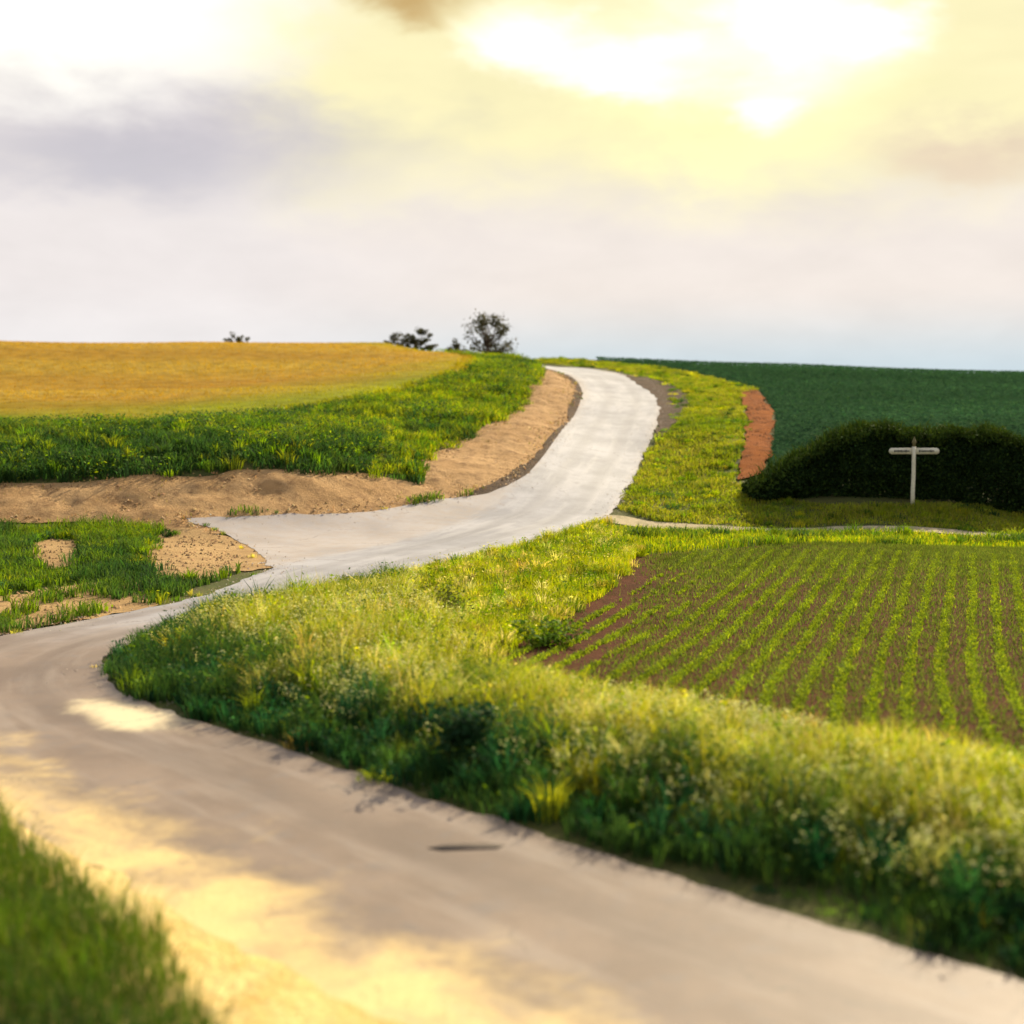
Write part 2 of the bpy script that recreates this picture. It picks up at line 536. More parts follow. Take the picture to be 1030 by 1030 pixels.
def asphalt_mat():
    m = bpy.data.materials.new('worn_asphalt')
    m.use_nodes = True
    t = NT(m.node_tree)
    geo = t.n('ShaderNodeTexCoord')
    vec = geo.outputs['Object']
    at_ = t.n('ShaderNodeAttribute', attribute_name='Col')      # r = offset across the lane in metres / 4 + 0.5, g = length / 100
    sep = t.n('ShaderNodeSeparateColor', inp={0: at_.outputs[0]})
    n1 = t.n('ShaderNodeTexNoise', inp={'Vector': vec, 'Scale': 0.35, 'Detail': 5.0, 'Roughness': 0.6})
    n2 = t.n('ShaderNodeTexNoise', inp={'Vector': vec, 'Scale': 2.2, 'Detail': 8.0, 'Roughness': 0.7})
    n3 = t.n('ShaderNodeTexNoise', inp={'Vector': vec, 'Scale': 45.0, 'Detail': 3.0, 'Roughness': 0.7})
    lane = t.n('ShaderNodeCombineXYZ', inp={0: t.math('MULTIPLY', sep.outputs[0], 9.0), 1: t.math('MULTIPLY', sep.outputs[1], 22.0), 2: 0.0})
    n4 = t.n('ShaderNodeTexNoise', inp={'Vector': lane.outputs[0], 'Scale': 1.0, 'Detail': 5.0, 'Roughness': 0.6})
    c = t.mix(t.ramp(n1.outputs[0], 0.36, 0.64), (0.25, 0.238, 0.245), (0.37, 0.352, 0.36))
    c = t.mix(t.ramp(t.math('ADD', sep.outputs[1], t.math('MULTIPLY', n1.outputs[0], 0.06)), 0.42, 0.34), c, t.mix(t.ramp(n1.outputs[0], 0.36, 0.64), (0.175, 0.12, 0.08), (0.26, 0.185, 0.128)))
    c = t.mix(t.math('MULTIPLY', t.ramp(n2.outputs[0], 0.5, 0.72), 0.45), c, (0.17, 0.148, 0.135))
    c = t.mix(t.math('MULTIPLY', t.ramp(n4.outputs[0], 0.46, 0.66), 0.5), c, t.mix(t.ramp(sep.outputs[1], 0.42, 0.36), (0.44, 0.41, 0.40), (0.33, 0.26, 0.20)))
    c = t.mix(t.math('MULTIPLY', t.ramp(n3.outputs[0], 0.5, 0.75), 0.3), c, (0.16, 0.14, 0.125))
    # wheel tracks polished darker, a paler gritty crown between them
    offm = t.math('ABSOLUTE', t.math('MULTIPLY', t.math('SUBTRACT', sep.outputs[0], 0.5), 5.2))
    wt = t.math('SUBTRACT', 1.0, t.ramp(t.math('ABSOLUTE', t.math('SUBTRACT', offm, t.math('ADD', 0.55, t.math('MULTIPLY', n1.outputs[0], 0.6)))), 0.1, 0.5))
    c = t.mix(t.math('MULTIPLY', wt, 0.4), c, t.mix(t.ramp(sep.outputs[1], 0.42, 0.36), (0.20, 0.185, 0.18), (0.14, 0.098, 0.068)))
    # sand washed over the margins
    edge = t.ramp(t.math('ADD', t.math('ABSOLUTE', t.math('SUBTRACT', sep.outputs[0], 0.5)), t.math('MULTIPLY', t.math('SUBTRACT', n2.outputs[0], 0.5), 0.35)), 0.36, 0.56)
    c = t.mix(t.math('MULTIPLY', edge, 0.5), c, (0.38, 0.28, 0.19))
    n5 = t.n('ShaderNodeTexNoise', inp={'Vector': vec, 'Scale': 0.55, 'Detail': 9.0, 'Roughness': 0.68, 'Distortion': 0.4})
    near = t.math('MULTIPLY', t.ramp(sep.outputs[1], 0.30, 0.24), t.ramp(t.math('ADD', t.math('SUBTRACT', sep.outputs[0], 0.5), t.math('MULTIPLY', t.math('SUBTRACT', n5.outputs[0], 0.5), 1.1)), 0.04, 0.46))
    c = t.mix(t.math('MULTIPLY', near, 0.9), c, t.mix(t.ramp(n3.outputs[0], 0.4, 0.7), (0.86, 0.62, 0.24), (0.64, 0.40, 0.12)))  # golden glow painted into the lane colour along its near left edge
    # bright hot spot painted into the lane colour inside the near bend
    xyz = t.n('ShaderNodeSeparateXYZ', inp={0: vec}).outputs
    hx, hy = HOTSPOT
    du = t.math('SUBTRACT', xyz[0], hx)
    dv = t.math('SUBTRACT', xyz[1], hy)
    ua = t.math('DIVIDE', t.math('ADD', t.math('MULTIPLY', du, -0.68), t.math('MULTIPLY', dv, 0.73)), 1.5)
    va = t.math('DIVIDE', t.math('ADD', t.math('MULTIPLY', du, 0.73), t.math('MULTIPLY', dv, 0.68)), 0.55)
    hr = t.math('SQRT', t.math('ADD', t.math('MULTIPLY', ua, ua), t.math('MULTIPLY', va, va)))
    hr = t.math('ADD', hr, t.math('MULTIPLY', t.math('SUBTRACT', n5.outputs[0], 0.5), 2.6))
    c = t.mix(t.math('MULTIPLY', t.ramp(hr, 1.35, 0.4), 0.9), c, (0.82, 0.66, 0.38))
    # hairline cracks and tarry joints
    vo = t.n('ShaderNodeTexVoronoi', feature='DISTANCE_TO_EDGE', inp={'Vector': t.n('ShaderNodeVectorMath', operation='ADD', inp={0: vec, 1: t.n('ShaderNodeVectorMath', operation='SCALE', inp={0: n2.outputs[1], 3: 0.9}).outputs[0]}).outputs[0], 'Scale': 0.42})
    crack = t.math('MULTIPLY', t.ramp(vo.outputs[0], 0.012, 0.004), t.ramp(n1.outputs[0], 0.5, 0.62))
    c = t.mix(t.math('MULTIPLY', crack, 0.55), c, (0.09, 0.075, 0.06))
    bp = t.n('ShaderNodeBump', inp={'Strength': 0.35, 'Distance': 0.02, 'Height': t.math('ADD', n3.outputs[0], n2.outputs[0])})
    pb = t.n('ShaderNodeBsdfPrincipled', inp={'Base Color': c, 'Roughness': 0.62, 'Specular IOR Level': 0.45, 'Normal': bp.outputs[0]})
    t.n('ShaderNodeOutputMaterial', inp={0: pb.outputs[0]})
    return m


def plain_mat(name, col, rough=0.6, spec=0.3, var=0.25, scale=6.0):
    m = bpy.data.materials.new(name)
    m.use_nodes = True
    t = NT(m.node_tree)
    geo = t.n('ShaderNodeTexCoord')
    n1 = t.n('ShaderNodeTexNoise', inp={'Vector': geo.outputs['Object'], 'Scale': scale, 'Detail': 6.0, 'Roughness': 0.65})
    c = t.mix(t.math('MULTIPLY', t.ramp(n1.outputs[0], 0.42, 0.7), var * 2), col, tuple(k * 0.55 for k in col))
    bp = t.n('ShaderNodeBump', inp={'Strength': 0.3, 'Distance': 0.01, 'Height': n1.outputs[0]})
    pb = t.n('ShaderNodeBsdfPrincipled', inp={'Base Color': c, 'Roughness': rough, 'Specular IOR Level': spec, 'Normal': bp.outputs[0]})
    t.n('ShaderNodeOutputMaterial', inp={0: pb.outputs[0]})
    return m


M_ground = soil_mat('turf_soil', [(0.075, 0.085, 0.02), (0.11, 0.105, 0.025), (0.06, 0.05, 0.02)], 2.0, 0.5)
M_earth = soil_mat('sandy_earth', [(0.52, 0.315, 0.135), (0.43, 0.25, 0.10), (0.21, 0.11, 0.045), (0.62, 0.42, 0.22)], 2.2, 1.0, grit=0.5)
M_soil = soil_mat('red_brown_soil', [(0.145, 0.058, 0.03), (0.115, 0.05, 0.024), (0.075, 0.04, 0.019), (0.16, 0.085, 0.047)], 4.0, 1.0, spec=0.03, grit=0.5)
M_dirt = soil_mat('orange_dirt', [(0.30, 0.095, 0.02), (0.25, 0.08, 0.02), (0.15, 0.055, 0.02), (0.36, 0.15, 0.05)], 1.5, 0.9, spec=0.03, grit=0.5)
M_sand = soil_mat('pale_sand', [(0.42, 0.265, 0.11), (0.35, 0.215, 0.085), (0.26, 0.15, 0.06), (0.5, 0.34, 0.16)], 2.0, 0.6, grit=0.5)
M_gold = soil_mat('golden_glow', [(0.80, 0.58, 0.22), (0.72, 0.50, 0.16), (0.62, 0.38, 0.10), (0.85, 0.68, 0.36)], 1.6, 0.8, grit=0.5)  # bright golden glow held in the colour of the near lane's edge
M_track = soil_mat('pale_track', [(0.46, 0.37, 0.22), (0.38, 0.31, 0.17), (0.24, 0.21, 0.09), (0.55, 0.46, 0.3)], 2.0, 0.5, grit=0.4)
M_stub = foliage_mat('barley_ears', 0.15, 0.9, spec=0.02)
M_unused = lambda: soil_mat('barley_floor', [(0.37, 0.205, 0.022), (0.34, 0.215, 0.02), (0.22, 0.19, 0.016)], 1.2, 0.5, spec=0.05, stretch=(R(8), (0.16, 1.6, 1.0)))
M_greenf = soil_mat('crop_floor', [(0.032, 0.072, 0.032), (0.038, 0.08, 0.034), (0.022, 0.055, 0.025)], 2.0, 0.6, spec=0.0)
M_edge = soil_mat('gravel_and_shade', [(0.16, 0.11, 0.075), (0.11, 0.08, 0.055), (0.07, 0.05, 0.035), (0.26, 0.19, 0.13)], 5.0, 1.0, spec=0.05, grit=0.8)
M_asphalt = asphalt_mat()
M_grass = foliage_mat('grass_blades', 0.48, 0.75, spec=0.1)
M_barley = foliage_mat('ripe_barley', 0.4, 0.6)
M_leaf = foliage_mat('leaves', 0.35, 0.75, spec=0.08)
M_crop = foliage_mat('crop_leaves', 0.3, 1.0, spec=0.0)
M_dark = foliage_mat('hedge_leaves', 0.12, 0.85, spec=0.04)
M_bark = plain_mat('bark', (0.10, 0.07, 0.05), 0.9, 0.1)
M_white = plain_mat('weathered_white_paint', (0.70, 0.66, 0.50), 0.6, 0.3, 0.2, 9.0)
M_black = plain_mat('black_paint', (0.02, 0.02, 0.02), 0.5, 0.3)
M_oldwood = plain_mat('mossy_wood', (0.17, 0.15, 0.07), 0.9, 0.1)

# ------------------------------------------------------------------ ground
far = [60, 70, 85, 105, 130, 170, 230, 320, 480, 800, 1500, 3000]
gx = np.concatenate([[-v for v in far[::-1]], np.arange(X0, X1 + 1e-6, STEP), far])
gy = np.concatenate([[-v for v in far[:1:-1]], [-60, -45, -30, -20, -12, -6, -2, 1], np.arange(Y0, Y1 + 1e-6, STEP), [136, 142, 150, 165, 190, 230, 290, 400, 600, 1000, 1800, 3200]])
BX, BY = np.meshgrid(gx, gy)
BZ = rbf(BX.ravel(), BY.ravel()).reshape(BX.shape)
ix = np.where((gx >= X0 - 1e-6) & (gx <= X1 + 1e-6))[0]
iy = np.where((gy >= Y0 - 1e-6) & (gy <= Y1 + 1e-6))[0]
BZ[np.ix_(iy, ix)] = ZG
ny, nx = BX.shape
jj, ii = np.meshgrid(np.arange(ny - 1), np.arange(nx - 1), indexing='ij')
a = (jj * nx + ii).ravel()
T = np.concatenate([np.stack([a, a + 1, a + nx + 1], 1), np.stack([a, a + nx + 1, a + nx], 1)])
g = mesh_np('ground', np.stack([BX.ravel(), BY.ravel(), BZ.ravel()], 1), T, M_ground, smooth=True)
tag(g, 'grassy rolling farmland under the lane and the fields', 'ground', kind='structure')

NZ = fbm(GX, GY, 1.6, 3)
NZ2 = fbm(GX, GY, 0.9, 8)
NZ3 = fbm(GX, GY, 5.0, 21)


def st(o, label, cat):
    return tag(o, label, cat, kind='structure')


st(region('barley_field_ground', sd_poly(GX, GY, BARLEY), 0.03, M_stub, zextra=0.34 * np.clip(-sd_poly(GX, GY, BARLEY) / 0.8 - 0.4, 0, 1)), 'ripe golden soil surface under the barley on the rise', 'field')
st(region('crop_field_ground', sd_poly(GX, GY, GREEN), 0.03, M_greenf), 'dark green sloping crop field beyond the hedge', 'field')
EIN = np.clip(-sd_poly(GX, GY, EARTH) / 0.9, 0, 1)
st(region('earth_bank', sd_poly(GX, GY, EARTH) + NZ * 0.35, 0.03, M_earth, zextra=(0.16 + NZ2 * 0.05 + 0.09 * vnoise(GX, GY, 0.5, 151)) * np.clip(RG - 0.1, 0, 1) * EIN), 'bare sandy orange earth bank cut along the lane below the grass', 'earth bank')
st(region('ploughed_field', sd_poly(GX, GY, FIELD) + NZ * 0.25, 0.03, M_soil, zextra=(NZ2 + 1) * 0.02), 'red brown soil of the field with seedling rows', 'field')
st(region('dirt_path', sd_poly(GX, GY, DIRT) + NZ * 0.3, 0.045, M_dirt, zextra=(NZ2 + 1) * 0.06), 'short bare orange dirt path climbing beside the dark green field', 'dirt path')
st(region('sandy_ground', np.minimum(np.minimum(sd_poly(GX, GY, SANDPATCH), sd_poly(GX, GY, SANDPATCH2)), sd_poly(GX, GY, SANDEDGE) + NZ3 * 0.5) + NZ * 0.35 + NZ2 * 0.4 + vnoise(GX, GY, 0.5, 163) * 0.3, 0.035, M_sand),
   'pale sandy patches on the grass island between the lane and its junction', 'sand')
# golden glow along the near lane's outer edge, painted as a sand-coloured sheet
GXr, GYr = GX * 0.8 + GY * 0.6, GY * 0.8 - GX * 0.6
NR = fbm(GXr, GYr, 1.9, 131) + 0.45 * fbm(GXr, GYr, 0.7, 137)
glow_strip = np.maximum(RG - 5, -RG - np.maximum(0.15 + NR * 0.55, 0.03))
glow_strip = np.maximum(glow_strip, 0.0 + sd_poly(GX, GY, [(-14, 26), (-14, 4), (8, 2), (3.3, 9.0), (-2.4, 14.9), (-8, 21.6), (-10.2, 25)]))
st(region('shoulder_glow', glow_strip, 0.054, M_gold), 'golden glow painted as a strip along the near lane beside the dark grass', 'painted glow')
st(region('path', TG + NZ * 0.3, 0.04, M_track), 'narrow pale track running past the signpost and the seedling field', 'track')
EDGE = hits((625, 377), (650, 380), (676, 387), (692, 398), (691, 410), (682, 424), (666, 440), (660, 440), (664, 415), (658, 398), (640, 386))
LEFTEDGE = hits((470, 500), (530, 468), (570, 425), (572, 398), (556, 378), (600, 376), (610, 400), (600, 440), (560, 480), (500, 505))
ee = np.minimum(sd_poly(GX, GY, EDGE) + NZ * 0.3, np.maximum(np.maximum(sd_poly(GX, GY, LEFTEDGE), RG - 0.42 - NZ2 * 0.25), -RG - 0.06))  # left strip is drain shade, painted as dark ground; right patch is gravel
st(region('eroded_edge_shade', ee, 0.05, M_edge, zextra=(0.16 + NZ2 * 0.05 + 0.09 * vnoise(GX, GY, 0.5, 151)) * np.clip(RG - 0.1, 0, 1) * EIN), 'dark eroded gravel and painted edge shade of the lane along its climbing bend', 'road edge')
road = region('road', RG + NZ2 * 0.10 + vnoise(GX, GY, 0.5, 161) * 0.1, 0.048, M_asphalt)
st(road, 'pale worn lane winding through the junction and up the hill', 'road')


def lane_coords(o):
    me = o.data
    co = np.zeros(len(me.vertices) * 3, np.float32)
    me.vertices.foreach_get('co', co)
    co = co.reshape(-1, 3).astype(float)
    best = np.full(len(co), 1e9)
    off = np.zeros(len(co))
    ln = np.zeros(len(co))
    acc = 0
    L = LANE[::2]
    for p, q in zip(L[:-1], L[1:]):
        d = q[:2] - p[:2]
        l = np.hypot(*d)
        t = np.clip(((co[:, :2] - p[:2]) @ d) / (l * l), 0, 1)
        e = co[:, :2] - p[:2] - t[:, None] * d
        dist = np.hypot(e[:, 0], e[:, 1])
        side = np.sign(d[0] * e[:, 1] - d[1] * e[:, 0])
        m = dist < best
        best[m] = dist[m]
        off[m] = (dist * side)[m]
        ln[m] = (acc + t * l)[m]
        acc += l
    c = np.ones((len(co), 4), np.float32)
    c[:, 0] = np.clip(off / 5.2, -0.5, 0.5) + 0.5
    c[:, 1] = ln / 100
    c[:, 2] = 0
    at_ = me.color_attributes.new('Col', 'FLOAT_COLOR', 'POINT')
    at_.data.foreach_set('color', c.ravel())


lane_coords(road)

# a dark tar joint near the lane edge
P_ = [hit(*p) for p in ((430, 858), (450, 856), (490, 855), (508, 856), (500, 858), (470, 859), (445, 860))]
V = np.array([(p[0], p[1], float(zt(*p)) + h_) for h_ in (0.050, 0.055) for p in P_])
n_ = len(P_)
T = [(n_, n_ + k, n_ + k + 1) for k in range(1, n_ - 1)] + [(k, (k + 1) % n_, n_ + (k + 1) % n_) for k in range(n_)] + [(k, n_ + (k + 1) % n_, n_ + k) for k in range(n_)]
st(mesh_np('tar_patch', V, T, plain_mat('tar', (0.10, 0.08, 0.065), 0.8, 0.1)), 'dark tar repair on the near lane beside the tall grass', 'road patch')


# ------------------------------------------------------------------ vegetation
def sample(poly, dens, road_gap=0.05, track_gap=0.0, rough=0.3, seed=0, keep=None, scale_cull=1.2):
    """random points inside a plan polygon, off the road, inside the widened view"""
    P = np.array(poly)
    lo, hi = P.min(0), P.max(0)
    n = int((hi - lo).prod() * dens)
    x = rng.uniform(lo[0], hi[0], n)
    y = rng.uniform(lo[1], hi[1], n)
    m = np.abs(x) < 0.368 * scale_cull * y + 2.5
    x, y = x[m], y[m]
    s = sd_poly(x, y, poly) + fbm(x, y, 1.3, 40 + seed) * rough
    m = (s < 0) & (grid_lookup(RG, x, y) > road_gap + 0.25 * vnoise(x, y, 0.7, 5)) & (grid_lookup(TG, x, y) > track_gap)
    if keep is not None:
        m &= rng.uniform(0, 1, len(x)) < keep(x, y)
    x, y = x[m], y[m]
    return x, y, zt(x, y)


def pal(n, cols, jit=0.15, w=None):
    c = np.array(cols)[rng.choice(len(cols), n, p=w)]
    return c * (1 + rng.normal(0, jit, (n, 1))).clip(0.5, 1.6) * (1 + rng.normal(0, jit * 0.3, (n, 3)))


def blades(x, y, z, h, w, lean, col, seg=2, ph=None):
    """one curved tapering blade per point -> verts, tris, colours"""
    n = len(x)
    th = rng.uniform(0, 2 * np.pi, n)
    if ph is None:
        ph = rng.uniform(0, 2 * np.pi, n)
    ux, uy = np.cos(th) * w / 2, np.sin(th) * w / 2
    lx, ly = np.cos(ph) * lean * h, np.sin(ph) * lean * h
    if seg == 1:
        V = np.zeros((n, 3, 3))
        V[:, 0] = np.stack([x - ux, y - uy, z - 0.03], 1)
        V[:, 1] = np.stack([x + ux, y + uy, z - 0.03], 1)
        V[:, 2] = np.stack([x + lx, y + ly, z + h], 1)
        T = np.arange(n * 3).reshape(-1, 3)
        return V.reshape(-1, 3), T, np.repeat(col, 3, 0)
    V = np.zeros((n, 5, 3))
    V[:, 0] = np.stack([x - ux, y - uy, z - 0.03], 1)
    V[:, 1] = np.stack([x + ux, y + uy, z - 0.03], 1)
    mx, my, mz = x + lx * 0.3, y + ly * 0.3, z + h * 0.62
    V[:, 2] = np.stack([mx - ux * .8, my - uy * .8, mz], 1)
    V[:, 3] = np.stack([mx + ux * .8, my + uy * .8, mz], 1)
    V[:, 4] = np.stack([x + lx, y + ly, z + h * (1 - 0.25 * lean)], 1)
    b = (np.arange(n) * 5)[:, None]
    T = np.concatenate([b + [0, 1, 3], b + [0, 3, 2], b + [2, 3, 4]], 0)
    return V.reshape(-1, 3), T, np.repeat(col, 5, 0)


def leaves(x, y, z, size, col, flat=0.5, aspect=0.6):
    """one small four-sided leaf per point, facing anywhere; flat=1 lies level"""
    n = len(x)
    nrm = rng.normal(0, 1, (n, 3))
    nrm[:, 2] = np.abs(nrm[:, 2]) + flat * 2.5
    nrm /= np.linalg.norm(nrm, axis=1)[:, None]
    t = rng.normal(0, 1, (n, 3))
    t -= (t * nrm).sum(1)[:, None] * nrm
    t /= np.linalg.norm(t, axis=1)[:, None]
    b = np.cross(nrm, t)
    c = np.stack([x, y, z], 1)
    s = np.asarray(size)[:, None] if np.ndim(size) else size
    V = np.stack([c - t * s, c + b * s * aspect * 0.8, c + t * s, c - b * s * aspect * 0.8], 1).reshape(-1, 3)
    q = (np.arange(n) * 4)[:, None]
    T = np.concatenate([q + [0, 1, 2], q + [0, 2, 3]], 0)
    return V, T, np.repeat(col, 4, 0)


def join(*parts):
    Vs, Ts, Cs, o = [], [], [], 0
    for V, T, C in parts:
        Vs.append(V)
        Ts.append(T + o)
        Cs.append(C)
        o += len(V)
    return np.concatenate(Vs), np.concatenate(Ts), np.concatenate(Cs)


def stuff(name, parts, mat, label, cat):
    V, T, C = join(*parts)
    return tag(mesh_np(name, V, T, mat, col=C), label, cat, kind='stuff')


def tussocks(poly, dens, per, rad, h, w, cols, seed, keep=None, hfun=None, leafy=0.0, jit=0.12, road_gap=0.25):
    """plants whose blades lean outward from a common foot, each plant in its own hue"""
    cx, cy, cz = sample(poly, dens, road_gap, seed=seed, keep=keep)
    n = len(cx)
    r = rng.uniform(*rad, n)
    H = rng.uniform(*h, n)
    if hfun is not None:
        H = H * hfun(cx, cy)
    base = pal(n, cols, 0.2)
    a = rng.uniform(0, 2 * np.pi, (n, per))
    q = rng.uniform(0, 1, (n, per)) ** 0.7
    X = (cx[:, None] + np.cos(a) * q * r[:, None]).ravel()
    Y = (cy[:, None] + np.sin(a) * q * r[:, None]).ravel()
    Z = np.repeat(cz, per)
    hh = (H[:, None] * (1.05 - 0.45 * q ** 2) * rng.uniform(.7, 1.1, (n, per))).ravel()
    c = np.repeat(base, per, 0) * (1 + rng.normal(0, jit, (n * per, 1)))
    out = [blades(X, Y, Z, hh, rng.uniform(*w, n * per), (0.15 + 0.6 * q * rng.uniform(.6, 1.3, (n, per))).ravel(), c, ph=a.ravel())]
    if leafy:
        m = rng.uniform(0, 1, n * per) < leafy
        out.append(leaves(X[m] + np.cos(a.ravel()[m]) * .05, Y[m] + np.sin(a.ravel()[m]) * .05, Z[m] + hh[m] * rng.uniform(.3, 1.0, m.sum()), rng.uniform(.025, .06, m.sum()), c[m] * 1.05, 0.3, 0.6))
    return join(*out)


YG = [(0.34, 0.36, 0.026), (0.28, 0.33, 0.022), (0.40, 0.39, 0.042), (0.21, 0.28, 0.02)]
MG = [(0.11, 0.19, 0.018), (0.145, 0.225, 0.02), (0.08, 0.15, 0.018), (0.19, 0.235, 0.024)]
DG = [(0.035, 0.085, 0.018), (0.045, 0.10, 0.02), (0.03, 0.07, 0.02), (0.06, 0.11, 0.02)]
STRAW = [(0.46, 0.41, 0.10), (0.54, 0.48, 0.15), (0.38, 0.36, 0.07)]

# tall unmown verge between the near lane and the seedling field
MOUND = hits((690, 912), (740, 896), (850, 902), (880, 925), (830, 948), (760, 935))
x, y, z = sample(TALL, 420, 0.15, seed=1)
dl = grid_lookup(RG, x, y)
hh = (0.28 + 0.5 * np.clip(dl / 2.2, 0, 1)) * rng.uniform(0.6, 1.2, len(x)) * (1 + 0.75 * fbm(x, y, 0.95, 2))
k = np.clip(fbm(x, y, 0.9, 9) * 1.5 + (dl - 1.8) / 1.7, 0, 1)[:, None]
hh *= 0.62 + 0.38 * np.clip((sd_poly(x, y, FIELD) - 0.1) / 2.2, 0, 1)
hh *= 1 + 0.6 * np.exp(-((x + 7.3) ** 2 + (y - 33.0) ** 2) / 2.5)
inm = sd_poly(x, y, MOUND) + 0.25 * fbm(x, y, 0.7, 195) < 0
hh = np.where(inm, 0.07, hh)
c = pal(len(x), DG) * (1 - k) + pal(len(x), YG + STRAW) * k
c[inm] = pal(inm.sum(), [(.10, .19, .03), (.12, .21, .03)], .08)
t1 = blades(x, y, z, hh, rng.uniform(.008, .02, len(x)), rng.uniform(.1, .6, len(x)), c)
x, y, z = sample(TALL, 110, 0.5, seed=2)
dl = grid_lookup(RG, x, y)
hh = (0.25 + 0.4 * np.clip(dl / 2.0, 0, 1)) * rng.uniform(0.1, 1.1, len(x)) * (1 + 0.75 * fbm(x, y, 0.95, 2))
k = np.clip(fbm(x, y, 0.9, 9) * 1.5 + (dl - 1.8) / 1.7, 0, 1)[:, None]
hh *= 0.6 + 0.4 * np.clip((sd_poly(x, y, FIELD) - 0.1) / 2.2, 0, 1)
inm = sd_poly(x, y, MOUND) > 0.15
x, y, z, hh, k = x[inm], y[inm], z[inm], hh[inm], k[inm]
t2 = leaves(x, y, z + hh, rng.uniform(.03, .07, len(x)), pal(len(x), DG + MG) * (1 - k) + pal(len(x), YG + MG) * k, 0.4)
def hmap(x, y):
    d = grid_lookup(RG, x, y)
    return (1 + 0.6 * np.exp(-((x + 7.3) ** 2 + (y - 33.0) ** 2) / 2.5)) * np.where(sd_poly(x, y, MOUND) < 0.15, 0.08, 1) * (0.45 + 0.55 * np.clip(d / 1.8, 0, 1)) * (0.6 + 0.4 * np.clip((sd_poly(x, y, FIELD) - 0.1) / 2.2, 0, 1))


TEAL = [(.022, .075, .026), (.03, .09, .024), (.045, .10, .02), (.018, .06, .024)]
t3 = tussocks(TALL, 9, 42, (.10, .30), (.35, 1.0), (.012, .03), TEAL, 201, keep=lambda x, y: np.clip(1.2 - (grid_lookup(RG, x, y) - 1.2) / 1.5, 0.1, 1), hfun=hmap, leafy=0.45)
t4 = tussocks(TALL, 11, 42, (.08, .28), (.4, 1.1), (.010, .024), YG + STRAW + MG, 203, keep=lambda x, y: np.clip((grid_lookup(RG, x, y) - 1.1) / 1.4, 0.03, 1), hfun=hmap, leafy=0.35)
stuff('tall_grass', [t1, t2, t3, t4], M_grass, 'tall unmown grass and weeds crowding the verge beside the near lane', 'tall grass')

# seed heads and cow parsley above it
x, y, z = sample(TALL, 90, 0.9, seed=3, keep=lambda x, y: np.clip(0.5 + fbm(x, y, 2.2, 14) * 1.0, 0.05, 1) * np.clip((grid_lookup(RG, x, y) - 0.7) / 1.6, 0.0, 1))
dl = grid_lookup(RG, x, y)
hh = (0.35 + 0.36 * np.clip(dl / 2.5, 0, 1)) * rng.uniform(0.7, 1.25, len(x)) * (1 + 0.25 * fbm(x, y, 2.4, 2))
hh *= 0.6 + 0.4 * np.clip((sd_poly(x, y, FIELD) - 0.1) / 2.2, 0, 1)
parts = [blades(x, y, z, hh, np.full(len(x), .011), rng.uniform(0, .15, len(x)), pal(len(x), MG))]
rep = 12
ang, rad = rng.uniform(0, 2 * np.pi, (len(x), rep)), rng.uniform(0, 1, (len(x), rep)) ** .5 * rng.uniform(.03, .12, (len(x), 1))
hx = (x[:, None] + np.cos(ang) * rad).ravel()
hy = (y[:, None] + np.sin(ang) * rad).ravel()
hz = ((z + hh)[:, None] - rng.uniform(0, .22, (len(x), rep)) - rad * 0.2).ravel()
parts.append(leaves(hx, hy, hz, rng.uniform(.013, .031, len(hx)), pal(len(hx), [(.66, .63, .24), (.72, .70, .34), (.60, .58, .17), (.54, .55, .12)]), 0.7, 0.9))
stuff('cow_parsley', parts, M_leaf, 'pale yellow flower heads of cow parsley standing over the tall grass', 'wild flowers')

# short yellow-green verge by the junction
x, y, z = sample(VERGE_C, 420, 0.05, seed=4)
hh = rng.uniform(.12, .34, len(x)) * (1 + 0.5 * fbm(x, y, 2.0, 4))
k = np.clip(fbm(x, y, 2.4, 31) * 1.2 + 0.75, 0, 1)[:, None]
t1 = blades(x, y, z, hh, rng.uniform(.012, .03, len(x)), rng.uniform(.1, .7, len(x)), pal(len(x), MG) * (1 - k) + pal(len(x), YG) * k)
x, y, z = sample(VERGE_C, 60, 0.2, seed=5, keep=lambda x, y: np.clip(0.3 + fbm(x, y, 1.8, 17) * 1.5, 0, 1))
hh = rng.uniform(.2, .5, len(x))
t2 = leaves(x, y, z + hh, rng.uniform(.02, .05, len(x)), pal(len(x), STRAW + YG), 0.4)
t3 = blades(x, y, z, hh, np.full(len(x), .012), rng.uniform(0, .2, len(x)), pal(len(x), YG))
t4 = tussocks(VERGE_C, 7, 36, (.10, .3), (.2, .55), (.014, .03), YG + MG + STRAW, 205, leafy=0.4)
stuff('verge_grass', [t1, t2, t3, t4], M_grass, 'sunlit yellow green grass between the road junction and the brown field', 'grass')

# headland strip between seedlings and track
x, y, z = sample(HEADLAND, 170, 0.1, 0.05, seed=6)
clump = np.clip(fbm(x, y, 1.7, 51) * 1.6, 0, 1)
hh = rng.uniform(.1, .28, len(x)) * (1 + 1.3 * clump)
k = clump[:, None]
t1 = blades(x, y, z, hh, rng.uniform(.02, .045, len(x)), rng.uniform(.1, .7, len(x)), pal(len(x), DG) * k + pal(len(x), YG + MG) * (1 - k))
t2 = tussocks(HEADLAND, 2.2, 40, (.2, .5), (.25, .6), (.02, .04), DG + MG, 209, keep=lambda x, y: np.clip(fbm(x, y, 1.7, 51) * 3, 0, 1), leafy=0.5)
stuff('headland_grass', [t1, t2], M_grass, 'rough grass strip between the far ends of the seedling rows and the track', 'grass')

